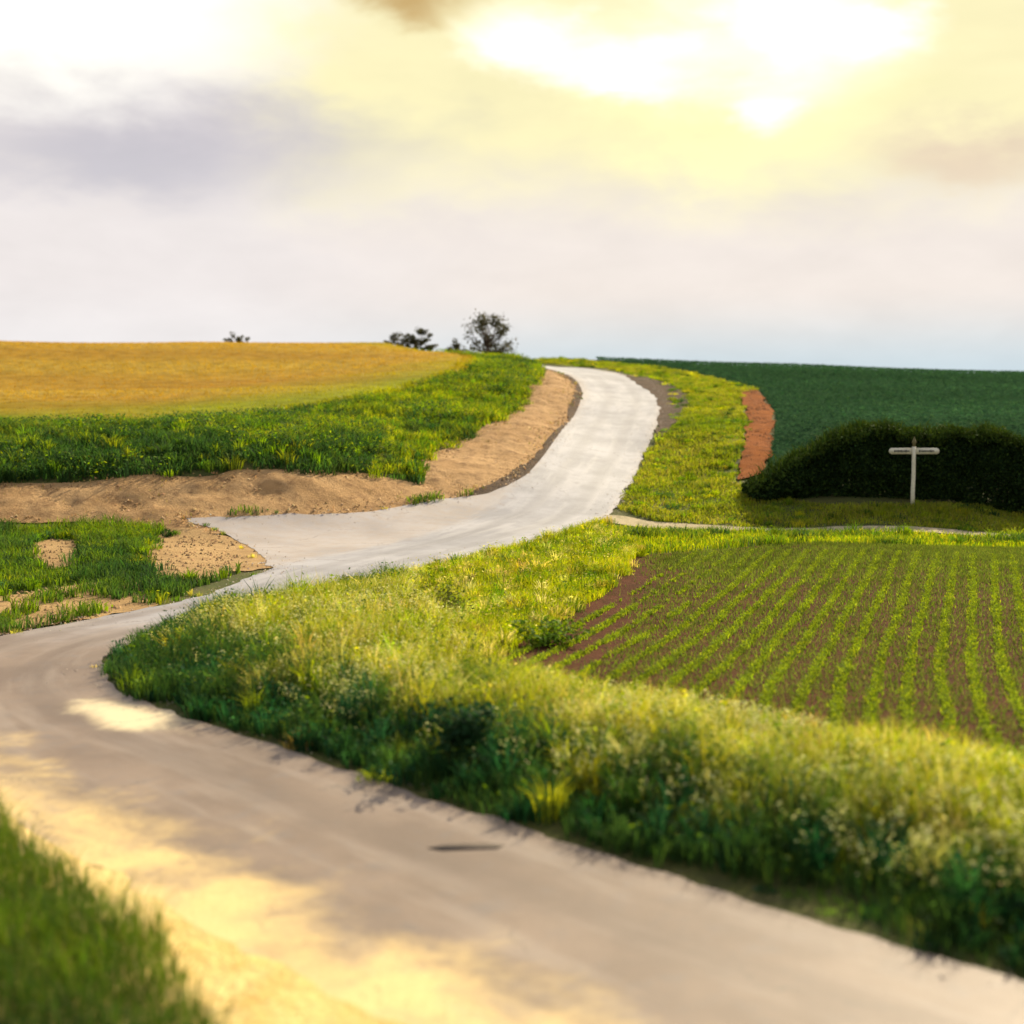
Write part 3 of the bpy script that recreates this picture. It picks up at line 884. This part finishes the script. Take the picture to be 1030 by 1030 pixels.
# verge right of the climbing road down to the hedge foot
x, y, z = sample(VERGE_R, 240, 0.05, 0.05, seed=7, rough=0.6)
m = sd_poly(x, y, EDGE) + fbm(x, y, 0.8, 66) * 0.5 > 0
x, y, z = x[m], y[m], z[m]
k = np.clip(fbm(x, y, 3.0, 61) * 1.2 + 0.85, 0, 1)[:, None]
hh = rng.uniform(.06, .24, len(x)) * (1 + 1.1 * fbm(x, y, 1.6, 62))
t1 = blades(x, y, z, hh, rng.uniform(.02, .045, len(x)), rng.uniform(.3, 1.3, len(x)), pal(len(x), MG) * (1 - k) + pal(len(x), [(.24, .285, .025), (.20, .25, .022), (.28, .29, .035), (.30, .28, .05)]) * k)
t2 = tussocks(VERGE_R, 1.3, 34, (.15, .45), (.12, .36), (.02, .045), MG + MG + YG + DG, 213, leafy=0.4)
stuff('verge_grass', [t1, t2], M_grass, 'yellow green grass verge on the inside of the climbing bend up to the orange path', 'grass')

# grass bank on the left under the barley
x, y, z = sample(BANKGRASS, 190, 0.3, seed=8, rough=1.3)
de = np.where(x < -6, sd_poly(x, y, EARTH), 9)
k = np.clip(fbm(x, y, 3.0, 71) * 1.0 + 0.8 - np.clip((4.6 - de) / 3, 0, 1) * 1.1 - np.clip((-x - 7) / 8, 0, 1) * 0.8, 0, 1)[:, None]  # shade on the lower face and far left painted into the grass colour
hh = rng.uniform(.12, .55, len(x)) * (1 + 0.9 * fbm(x, y, 1.7, 72))
t1 = blades(x, y, z, hh, rng.uniform(.025, .055, len(x)), rng.uniform(.2, .9, len(x)), pal(len(x), DG) * (1 - k) + pal(len(x), MG + YG) * k)
x, y, z = sample(BANKGRASS, 70, 0.3, seed=9, rough=1.3, keep=lambda x, y: np.clip(fbm(x, y, 2.4, 73) * 2 + .2, 0, 1))
t2 = leaves(x, y, z + rng.uniform(.1, .7, len(x)), rng.uniform(.05, .10, len(x)), pal(len(x), DG + MG), 0.4)
t3 = tussocks(BANKGRASS, 1.6, 36, (.2, .55), (.3, .75), (.03, .06), MG + DG, 207, leafy=0.5)
stuff('bank_grass', [t1, t2, t3], M_grass, 'dense green grass on the bank between the golden barley and the bare earth', 'grass')

# barley
def barley_colour(x, y):
    strk = vnoise(x * 0.09 + y * 0.03, y + x * 0.10, 8.0, 81) * 0.7 + 0.45 * vnoise(x * 0.12, y + x * 0.10, 3.4, 82) + 0.25 * vnoise(x * 0.2, y + x * 0.10, 1.5, 84)
    edge = np.clip(1.15 - np.clip((y - 88) / 22, 0, 1) * 0.9 + (sd_poly(x, y, BARLEY)) / 11.0 + 0.45 * fbm(x * .4, y, 7, 83) + 0.8 * np.clip(fbm(x * .3, y, 12, 85) - 0.05 - (x + 22) * .02, 0, 1), 0, 1)[:, None]
    c = np.array([.375, .235, .038])[None] * (1 + strk[:, None] * [0.16, 0.3, 0.4])
    return c * (1 - edge) + np.array([.25, .26, .018])[None] * (1 + 0.2 * strk[:, None]) * edge, strk


x, y, z = sample(BARLEY, 40, 0.3, seed=10, rough=0.3)
cg, strk = barley_colour(x, y)
cg = cg * (1 + rng.normal(0, .05, (len(x), 1)))
hh = rng.uniform(.40, .52, len(x)) + 0.05 * strk
me_ = bpy.data.objects['barley_field_ground'].data
co_ = np.zeros(len(me_.vertices) * 3, np.float32)
me_.vertices.foreach_get('co', co_)
co_ = co_.reshape(-1, 3).astype(float)
cc_ = np.ones((len(co_), 4), np.float32)
cc_[:, :3] = barley_colour(co_[:, 0], co_[:, 1])[0]
me_.color_attributes.new('Col', 'FLOAT_COLOR', 'POINT').data.foreach_set('color', cc_.ravel())
stuff('barley_crop', [blades(x, y, z, hh, rng.uniform(.08, .16, len(x)), rng.uniform(.1, .5, len(x)), cg)], M_barley, 'golden ripe barley covering the hill above the grass bank', 'barley')

# green crop
x, y, z = sample(GREEN, 34, 0.3, seed=11, rough=0.2)
c = pal(len(x), [(.042, .10, .042), (.052, .115, .046), (.034, .085, .036)], 0.14) * (1 + 0.3 * fbm(x * .35, y, 5, 91))[:, None]
stuff('leafy_crop', [leaves(x, y, z + rng.uniform(.1, .3, len(x)), rng.uniform(.06, .12, len(x)), c, 1.3, 0.9)], M_crop, 'low dark green crop covering the slope behind the hedge', 'crop')

# weeds greening the seedling field, thickest at its far end
x, y, z = sample(FIELD, 520, 0.3, seed=12, rough=0.3,
                 keep=lambda x, y: np.clip(np.clip((y - 35) / 8 + fbm(x, y, 2.5, 95) * 0.4, 0.34, 1) - np.clip(1.6 - (x - (y - 26) * 0.245) + fbm(x, y, 2, 94), 0, 1.6) * 0.6, 0.02, 0.95))
c = pal(len(x), [(.085, .125, .02), (.11, .15, .022), (.13, .155, .03), (.07, .10, .02)])
stuff('field_weeds', [blades(x, y, z + .05, rng.uniform(.05, .13, len(x)), rng.uniform(.02, .04, len(x)), rng.uniform(.2, 1, len(x)), c, 1)], M_grass,
      'fine green weeds and sprouts scattered over the brown field', 'weeds')

# grass island left and near verge bottom left
x, y, z = sample(ISLAND, 300, 0.1, seed=13, rough=0.3)
bare = np.minimum(np.minimum(sd_poly(x, y, SANDPATCH), sd_poly(x, y, SANDPATCH2)), sd_poly(x, y, SANDEDGE))
m = (bare + fbm(x, y, 0.9, 97) * 0.7 > 0) | ((fbm(x, y, 0.8, 191) > 0.18) & (sd_poly(x, y, SANDEDGE) < 0))
x, y, z = x[m], y[m], z[m]
k = np.clip(fbm(x, y, 3, 98) * 1.3 + 0.5, 0, 1)[:, None]
gap = np.minimum(np.minimum(sd_poly(GX, GY, SANDPATCH), sd_poly(GX, GY, SANDPATCH2)), sd_poly(GX, GY, SANDEDGE))
t2 = tussocks(ISLAND, 5, 34, (.1, .35), (.15, .5), (.02, .04), MG + DG, 211, keep=lambda x, y: np.clip(1 - np.abs(grid_lookup(gap, x, y) - 0.2) / 0.7, 0.12, 1) * (grid_lookup(gap, x, y) > -0.6), leafy=0.4)
stuff('island_grass', [t2, blades(x, y, z, rng.uniform(.12, .5, len(x)) * (1 + .8 * fbm(x, y, 1.5, 193)), rng.uniform(.02, .035, len(x)), rng.uniform(.2, 1.0, len(x)), pal(len(x), DG) * (1 - k) + pal(len(x), MG) * k)], M_grass,
      'green grass on the island between the near lane and its junction', 'grass')
x, y, z = sample(NEARVERGE, 640, 0.12, seed=14, rough=0.5)
k = np.clip(fbm(x, y, 1.6, 99) * 0.8 + 0.05, 0, 1)[:, None]
stuff('verge_grass', [blades(x, y, z, rng.uniform(.15, .62, len(x)) * (1 + .6 * fbm(x, y, .9, 197)), rng.uniform(.008, .018, len(x)), rng.uniform(.1, .9, len(x)), pal(len(x), [(.028, .062, .012), (.036, .075, .014), (.05, .085, .014)]) * (1 - k) + pal(len(x), MG) * k)], M_grass,
      'dark green grass on the near side of the lane beside the golden painted glow', 'grass')

t1 = tussocks([(-18, 24), (-18, 62), (-2, 70), (14, 112), (2, 112), (-6, 72), (-12, 62), (2, 50), (2, 30)], 7, 22, (.05, .2), (.05, .22), (.015, .035), MG + STRAW + DG, 215,
              keep=lambda x, y: np.exp(-np.abs(grid_lookup(RG, x, y) - 0.1) / 0.18) * np.clip(.35 + fbm(x, y, 1.5, 217), .03, 1), road_gap=-0.2)
stuff('edge_weeds', [t1], M_grass, 'small weeds creeping over the crumbling edges of the lane', 'weeds')

# loose stones and grit along the lane's edges
x = rng.uniform(-20, 12, 160000)
y = rng.uniform(9, 110, 160000)
rg = sd_road(x, y) if False else grid_lookup(RG, x, y)
m = (np.abs(x) < .42 * y + 2) & (rng.uniform(0, 1, len(x)) < np.exp(-np.abs(rg - 0.0) / 0.3) * np.clip(.5 + fbm(x, y, 2, 171), .1, 1))
x, y = x[m], y[m]
s_ = rng.uniform(.006, .018, len(x)) * np.clip(y / 22, .8, 2)
n_ = len(x)
z = zt(x, y) + .055
off = rng.normal(0, 1, (n_, 5, 3))
off /= np.linalg.norm(off, axis=2)[:, :, None]
off = np.array([[1, 0, -.3], [-.3, .9, -.3], [-.7, -.7, -.3], [.3, -.8, -.2], [0, 0, .8]])[None] + off * .35
V = (np.stack([x, y, z], 1)[:, None] + off * s_[:, None, None]).reshape(-1, 3)
T = ((np.arange(n_) * 5)[:, None, None] + np.array([[0, 1, 4], [1, 2, 4], [2, 3, 4], [3, 0, 4]])[None]).reshape(-1, 3)
c = pal(n_, [(.44, .36, .27), (.36, .29, .22), (.5, .43, .34), (.28, .22, .17)])
stuff('gravel', [(V, T, np.repeat(c, 5, 0))], foliage_mat('stones', 0.0, 0.9, spec=0.1), 'loose stones and grit scattered along the edges of the lane', 'gravel')

# clods and stones on the bare earth
ps = [sample(P_, d_, 0.1, seed=18, rough=0.3, keep=lambda x, y: np.clip(.4 + fbm(x, y, 1.5, 181), .05, 1)) for P_, d_ in ((EARTH, 30), (SANDPATCH, 22), (SANDPATCH2, 22), (SANDEDGE, 22), (DIRT, 30))]
hsh = [.13, .045, .045, .045, .11]
x = np.concatenate([p[0] for p in ps])
y = np.concatenate([p[1] for p in ps])
z = np.concatenate([p[2] + h_ for p, h_ in zip(ps, hsh)])
c = np.concatenate([pal(len(p[0]), q) for p, q in zip(ps, ([(.40, .24, .10), (.26, .15, .06), (.5, .34, .17)],) + ([(.38, .24, .11), (.25, .15, .07)],) * 3 + ([(.26, .09, .025), (.16, .06, .02)],))])
n_ = len(x)
s_ = rng.uniform(.02, .075, n_)
off = np.array([[1, 0, -.3], [-.3, .9, -.3], [-.7, -.7, -.3], [.3, -.8, -.2], [0, 0, .8]])[None] + rng.normal(0, .22, (n_, 5, 3))
V = (np.stack([x, y, z], 1)[:, None] + off * s_[:, None, None]).reshape(-1, 3)
T = ((np.arange(n_) * 5)[:, None, None] + np.array([[0, 1, 4], [1, 2, 4], [2, 3, 4], [3, 0, 4]])[None]).reshape(-1, 3)
stuff('clods', [(V, T, np.repeat(c, 5, 0))], bpy.data.materials['stones'], 'loose clods and small stones lying on the bare earth bank and sandy patches', 'clods')

# grass at the foot of the earth bank
parts = []
for pp in (((218, 527), (232, 516), (262, 515), (284, 522), (270, 528)), ((385, 516), (410, 505), (440, 499), (452, 506), (430, 514), (400, 521)), ((452, 503), (470, 495), (478, 499), (460, 509))):
    x, y, z = sample(hits(*pp), 160, 0.0, seed=16, rough=0.4)
    parts.append(blades(x, y, z + .08, rng.uniform(.1, .35, len(x)), rng.uniform(.02, .045, len(x)), rng.uniform(.2, .9, len(x)), pal(len(x), MG + DG)))
stuff('foot_grass', parts, M_grass, 'small green grass patches at the foot of the sandy bank by the junction', 'grass')

# dry tufts on the earth bank
x, y, z = sample(EARTH, 40, 0.15, seed=15, rough=0.2, keep=lambda x, y: np.clip(fbm(x, y, 1.2, 101) * 2, 0.05, 1))
stuff('dry_tufts', [blades(x, y, z + .1, rng.uniform(.05, .2, len(x)), rng.uniform(.015, .035, len(x)), rng.uniform(.2, .9, len(x)), pal(len(x), [(.36, .27, .10), (.3, .2, .09), (.2, .12, .05), (.12, .08, .04), (.2, .2, .04)]))], M_grass,
      'thin dry tufts of grass and roots on the sandy earth bank', 'dry grass')

# ------------------------------------------------------------------ seedling rows
ordinal = ['first', 'second', 'third', 'fourth', 'fifth', 'sixth', 'seventh', 'eighth', 'ninth', 'tenth', 'eleventh', 'twelfth', 'thirteenth', 'fourteenth',
           'fifteenth', 'sixteenth', 'seventeenth', 'eighteenth', 'nineteenth', 'twentieth', 'twenty-first', 'twenty-second', 'twenty-third', 'twenty-fourth']


def crop_row(k):
    yy = np.arange(16.8, 45, 0.05)
    yy = yy + rng.uniform(-.02, .02, len(yy))
    xx = -0.35 + 0.60 * k + 0.335 * (yy - 26) + (0.12 + 0.006 * k) * np.clip((30 - yy) / 7, 0, 2) ** 2 + 0.05 * vnoise(yy, yy * 0 + 3.7 * k, 2.5, 7)
    m = (sd_poly(xx, yy, FIELD) < -0.15) & (rng.uniform(0, 1, len(xx)) < np.clip(0.85 + vnoise(xx, yy, 1.6, 111) * 0.4, 0.4, 1))
    m &= ~((k < 4) & (fbm(xx, yy, 2.5, 113) > 0.05) & (rng.uniform(0, 1, len(xx)) < 0.8))
    xx, yy = xx[m], yy[m]
    if len(xx) < 110:
        return None
    rep = 15
    X_ = np.repeat(xx, rep) + rng.normal(0, .045, len(xx) * rep)
    Y_ = np.repeat(yy, rep) + rng.normal(0, .05, len(xx) * rep)
    Z_ = zt(X_, Y_)
    c = pal(len(X_), [(.185, .245, .025), (.23, .28, .03), (.14, .20, .022)])
    hh = rng.uniform(.04, .13, len(X_))
    Z_ = Z_ + .04
    p = [blades(X_, Y_, Z_, hh, rng.uniform(.018, .036, len(X_)), rng.uniform(.3, 1.2, len(X_)), c)]
    V, T, C = join(*p)
    o = mesh_np('crop_row', V, T, M_grass, col=C)
    return o


count = 0
for k in range(-2, 21):
    o = crop_row(k)
    if o:
        tag(o, 'line of bright green seedlings, %s row from the bare brown corner of the field' % ordinal[count], 'crop row', 'rows of seedlings in the brown field')
        count += 1


# ------------------------------------------------------------------ solid helpers
def tube(pts, radii, n=8):
    """tapering tube along a list of points -> verts, quads as tris"""
    V, T = [], []
    for i, (p, r) in enumerate(zip(pts, radii)):
        p = np.array(p, float)
        q = np.array(pts[min(i + 1, len(pts) - 1)], float) - np.array(pts[max(i - 1, 0)], float)
        q /= np.linalg.norm(q) + 1e-9
        u = np.cross(q, [0.3, 1, 0.2])
        u /= np.linalg.norm(u)
        v = np.cross(q, u)
        for k in range(n):
            a_ = 2 * math.pi * k / n
            V.append(p + r * (u * math.cos(a_) + v * math.sin(a_)))
    for i in range(len(pts) - 1):
        for k in range(n):
            a_, b_ = i * n + k, i * n + (k + 1) % n
            T += [(a_, b_, b_ + n), (a_, b_ + n, a_ + n)]
    for base, s in ((0, -1), ((len(pts) - 1) * n, 1)):
        for k in range(1, n - 1):
            T.append((base, base + k, base + k + 1) if s > 0 else (base, base + k + 1, base + k))
    return np.array(V), np.array(T)


def merge(parts):
    Vs, Ts, o = [], [], 0
    for V, T in parts:
        Vs.append(V)
        Ts.append(np.array(T) + o)
        o += len(V)
    return np.concatenate(Vs), np.concatenate(Ts)


def prism(outline, y0, y1, bevel=0.006):
    """outline in x,z pushed from y0 to y1, its edges bevelled, as a bpy mesh's verts and faces"""
    import bmesh
    bm = bmesh.new()
    vs = [bm.verts.new((p[0], y0, p[1])) for p in outline]
    f = bm.faces.new(vs)
    r = bmesh.ops.extrude_face_region(bm, geom=[f])
    for v in r['geom']:
        if isinstance(v, bmesh.types.BMVert):
            v.co.y = y1
    bmesh.ops.recalc_face_normals(bm, faces=bm.faces)
    bmesh.ops.bevel(bm, geom=bm.edges[:], offset=bevel, segments=2, affect='EDGES')
    bmesh.ops.triangulate(bm, faces=bm.faces)
    bm.verts.index_update()
    V = np.array([v.co[:] for v in bm.verts])
    T = np.array([[v.index for v in f_.verts] for f_ in bm.faces])
    bm.free()
    return V, T


# ------------------------------------------------------------------ finger post
sx, sy = at(918, 508, 58.0)[:2]
sz = float(zt(sx, sy))
PX = 58.0 / F                    # metres per photo pixel here
post = empty('signpost', (sx, sy, sz))
tag(post, 'weathered white wooden finger post with two arms before the dark hedge', 'signpost')
hz = 5.5 - (507.0 - 400) / F * 58.0 - sz   # ground line of the photo relative to the post base
top = hz + (507 - 449) * PX
V, T = tube([(0, 0, -0.15), (-0.012, 0, 0.6), (0.008, 0, 1.3), (0.0, 0, 2.0), (0.0, 0, top)], [0.088, 0.085, 0.082, 0.08, 0.078], 12)
mesh_np('post', V, T, M_white, post, smooth=True)
V, T = tube([(0, 0, top + 0.002), (0, 0, top + 0.10), (0.0, 0, top + 0.16), (0, 0, top + 0.24), (0, 0, top + 0.33), (0, 0, top + 0.40)], [0.078, 0.06, 0.10, 0.075, 0.035, 0.012], 10)
mesh_np('finial', V, T, M_oldwood, post, smooth=True)
az_ = hz + (507 - 453.5) * PX
for s, ln in ((-1, 25), (1, 25.5)):
    L_ = ln * PX
    hb = 0.13
    out = [(s * 0.085, az_ - hb), (s * 0.085, az_ + hb), (s * (L_ - 0.10), az_ + hb), (s * (L_ - 0.02), az_ + hb * 0.6), (s * L_, az_ + hb * .15), (s * L_, az_ - hb * .15),
           (s * (L_ - 0.02), az_ - hb * 0.6), (s * (L_ - 0.10), az_ - hb)]
    if s > 0:
        out = out[::-1]
    V, T = prism(out, -0.03, 0.03)
    b = mesh_np('finger_board', V, T, M_white, post)
    strokes = []
    x_ = 0.2
    r_ = random.Random(5 + s)
    while x_ < L_ - 0.22:
        wv = r_.uniform(0.03, 0.06)
        hv = r_.uniform(0.03, 0.055)
        if r_.random() > 0.14:
            xa, xb = s * x_, s * (x_ + wv)
            xa, xb = min(xa, xb), max(xa, xb)
            strokes.append(prism([(xa, az_ - hv), (xa, az_ + hv), (xb, az_ + hv), (xb, az_ - hv)], -0.036, -0.0305, 0.0005))
        x_ += wv + 0.018
    V, T = merge(strokes)
    mesh_np('lettering', V, T, M_black, b)

# ------------------------------------------------------------------ hedge
def hedge_mesh():
    xs = np.linspace(14 - 3.6, 40, 200)
    n = 260000
    u = rng.uniform(0, 1, n)
    X_ = 10.2 + u * 24
    taper = np.sin(np.clip((X_ - 9.9) / 6.5, 0, 1) * np.pi / 2) ** 0.9
    H = (2.6 + .045 * np.clip(X_ - 15, 0, 12)) * taper * (1 + 0.14 * fbm(X_, X_ * 0, 2.6, 121) + 0.17 * fbm(X_, X_ * 0, 1.1, 123)) + 0.25
    t_ = rng.uniform(0, 1, n)
    front = rng.uniform(0, 1, n) < 0.55
    bulge = 0.5 * np.sqrt(np.clip(1 - (2 * t_ - 0.9) ** 2 * 0.7, 0, 1))
    yf = rng.uniform(-1, 1, n)
    Yc = 60.6 - 0.045 * (X_ - 10)
    depth = np.where(front, -1.35 * bulge * 1.4 + rng.normal(0, .1, n), yf * 1.2) + 0.4 * fbm(X_, t_ * 3.4, 0.9, 125)
    Y_ = Yc + depth
    base = zt(X_, Yc - 1.6)
    core = rng.uniform(0, 1, n) < 0.55
    z_top = H * np.where(front, t_, np.where(core, t_ * .95, 1 - rng.uniform(0, .12, n))) 
    Z_ = base + z_top + 0.4 * fbm(X_, Y_ * 2 + t_ * 5, 0.7, 127)
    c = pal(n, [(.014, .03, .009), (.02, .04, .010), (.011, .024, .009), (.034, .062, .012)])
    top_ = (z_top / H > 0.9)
    c[top_] = pal(top_.sum(), [(.04, .07, .012), (.055, .085, .013)])  # sunlit hedge top painted in as paler leaves
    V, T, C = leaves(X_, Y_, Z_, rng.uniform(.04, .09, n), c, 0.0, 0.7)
    m = 9000
    X_ = rng.uniform(10.4, 34, m)
    tp = np.sin(np.clip((X_ - 9.9) / 6.5, 0, 1) * np.pi / 2) ** 0.9
    H = (2.6 + .045 * np.clip(X_ - 15, 0, 12)) * tp * (1 + 0.14 * fbm(X_, X_ * 0, 2.6, 121) + 0.17 * fbm(X_, X_ * 0, 1.1, 123)) + 0.25
    Yc = 60.6 - 0.045 * (X_ - 10)
    Y_ = Yc + rng.uniform(-.9, 1.1, m)
    B = blades(X_, Y_, zt(X_, Yc - 1.6) + H * 0.93, rng.uniform(.1, .75, m) * (1 + .8 * fbm(X_, Y_, .8, 129)), rng.uniform(.03, .06, m), rng.uniform(.2, 1, m), pal(m, [(.05, .085, .012), (.07, .105, .014), (.03, .06, .011)]))  # top shoots coloured paler as if lit
    return join((V, T, C), B)


V, T, C = hedge_mesh()
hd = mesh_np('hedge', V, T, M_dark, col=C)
tag(hd, 'tall dark green hedge behind the white signpost', 'hedge')
parts = []
for k in range(70):
    hx_ = 11.4 + k * 0.33 + random.uniform(-.1, .1)
    hy_ = 60.6 - 0.045 * (hx_ - 10) + random.uniform(-.4, .5)
    b0 = float(zt(hx_, hy_ - 1.4))
    hgt = 2.2 * min(1, max(0.12, (hx_ - 10.0) / 4.2)) ** .75
    parts.append(tube([(hx_, hy_, b0 - 0.3), (hx_ + random.uniform(-.2, .2), hy_, b0 + hgt * .5), (hx_ + random.uniform(-.4, .4), hy_ + random.uniform(-.3, .3), b0 + hgt)], [.05, .035, .01], 5))
V, T = merge(parts)
st_o = mesh_np('stem', V, T, M_bark, hd)
st_o['kind'] = 'stuff'


# ------------------------------------------------------------------ trees and bushes on the skyline
def tree(name, label, px, py_base, py_top, half_w, Y, lean=0.0, seed=1, nclump=34, leaf=0.09, group=None, low=0.25, dense=1.0, cols=None):
    rr = random.Random(seed)
    X_ = (px - 515) / F * Y
    z0 = float(zt(X_, Y))
    P0 = at(px, py_base, Y)
    H = at(px, py_top, Y)[2] - z0
    W = half_w / F * Y
    root = empty(name, (X_, Y, z0))
    tag(root, label, 'tree' if 'tree' in name else 'bush', group)
    segs, tips = [], []
    trunk_top = np.array([lean * H * .3, 0, H * 0.42])
    segs.append(tube([(0, 0, -0.3), (lean * H * .1, 0, H * .2), tuple(trunk_top)], [H * .03, H * .024, H * .017], 8))
    for k in range(nclump):
        a_ = rr.uniform(0, 2 * math.pi)
        el = rr.uniform(low, 1.0)
        r_ = W * math.sin(min(1, (1.08 - el) * 2.2) * math.pi / 2) * rr.uniform(0.35, 1.0)
        tip = np.array([lean * H * el * .6 + math.cos(a_) * r_, math.sin(a_) * r_ * .8, H * el * 0.97])
        st_ = np.array([lean * H * .2 * el, 0, H * min(0.40, 0.12 + el * .3)])
        mid = (st_ + tip) / 2 + np.array([rr.uniform(-.1, .1), rr.uniform(-.1, .1), -0.06]) * H
        segs.append(tube([tuple(st_), tuple(mid), tuple(tip)], [H * .013, H * .008, H * .003], 5))
        tips.append(tip)
        tips.append(mid * 0.35 + tip * 0.65)
    V, T = merge(segs)
    mesh_np('trunk', V, T, M_bark, root, smooth=True)
    tips = np.array(tips)
    per = int(34 * dense)
    sc = np.random.default_rng(seed).uniform(.5, 1.2, len(tips))
    C3 = np.repeat(tips, per, 0) + rng.normal(0, 1, (len(tips) * per, 3)) * (np.repeat(sc, per)[:, None] * np.array([.062, .062, .04]) * max(H, 2.4))
    c = pal(len(C3), cols or [(.06, .062, .028), (.075, .075, .03), (.05, .055, .028), (.09, .08, .035)])
    mesh_np('crown', *leaves(C3[:, 0], C3[:, 1], C3[:, 2], rng.uniform(.6, 1.3, len(C3)) * leaf, c, 0.1)[:2], M_leaf, root, col=np.repeat(c, 4, 0))
    return root


tree('tree', 'open crowned small tree on the skyline, tallest there, beside the lane crest', 490, 356, 313, 25, 123, lean=0.02, seed=4, nclump=40, leaf=0.12, low=0.22, dense=1.1)
tree('bush', 'broad low bush on the skyline at the barley edge, widest of the bushes', 424, 350, 331, 17, 126, seed=8, nclump=30, leaf=0.11, low=0.1, dense=1.2)
tree('bush', 'thin low bush at the far end of the barley, beyond the broad one', 401, 349, 334, 13, 126, seed=9, nclump=18, leaf=0.10, low=0.1, dense=1.0)
tree('bush', 'small dark bush between the broad bush and the small tree', 458, 352, 340, 10, 124, seed=10, nclump=16, leaf=0.09, low=0.1)
tree('bush', 'lone tiny bush peeking over the crest of the barley field', 239, 346, 335, 14, 129, seed=12, nclump=18, leaf=0.10, low=0.1)


# ------------------------------------------------------------------ single weeds that stand out
def weed(name, label, X_, Y_, H, W, cols, n=420, leaf=0.06, seed=1):
    z0 = float(zt(X_, Y_))
    root = empty(name, (X_, Y_, z0))
    tag(root, label, 'weed' if 'weed' in name else 'bush')
    rr = random.Random(seed)
    segs, tips = [], []
    for k in range(14):
        a_ = rr.uniform(0, 6.283)
        r_ = W * rr.uniform(.15, 1)
        tip = np.array([math.cos(a_) * r_, math.sin(a_) * r_, H * rr.uniform(.45, 1)])
        segs.append(tube([(0, 0, -.05), tuple(tip * [.4, .4, .6]), tuple(tip)], [.012, .008, .004], 5))
        tips += [tip, tip * [.7, .7, .75], tip * [.5, .5, .45]]
    V, T = merge(segs)
    mesh_np('stem', V, T, M_bark, root)
    tips = np.array(tips)
    per = max(4, n // len(tips))
    C3 = np.repeat(tips, per, 0) + rng.normal(0, 1, (len(tips) * per, 3)) * [W * .17, W * .17, H * .09]
    C3[:, 2] = np.maximum(C3[:, 2], 0.03)
    c = pal(len(C3), cols)
    V, T, C = leaves(C3[:, 0], C3[:, 1], C3[:, 2], rng.uniform(.6, 1.3, len(C3)) * leaf, c, 0.3, 0.7)
    mesh_np('foliage', V, T, M_leaf, root, col=C)


weed('leafy_weed', 'leafy green weed spilling over the bare brown corner of the field', 0.75, 28.6, 0.55, 0.75, MG, 900, .06, 3)
weed('bush', 'dark blue green bush leaning over the near lane edge', -0.75, 19.5, 0.85, 0.55, [(.02, .06, .02), (.028, .075, .025)], 1500, .06, 4)
weed('leafy_weed', 'round clump of weeds in the yellow verge left of the brown field', -1.9, 31.6, 0.75, 0.8, [(.10, .12, .02), (.12, .14, .025)], 1200, .05, 5)
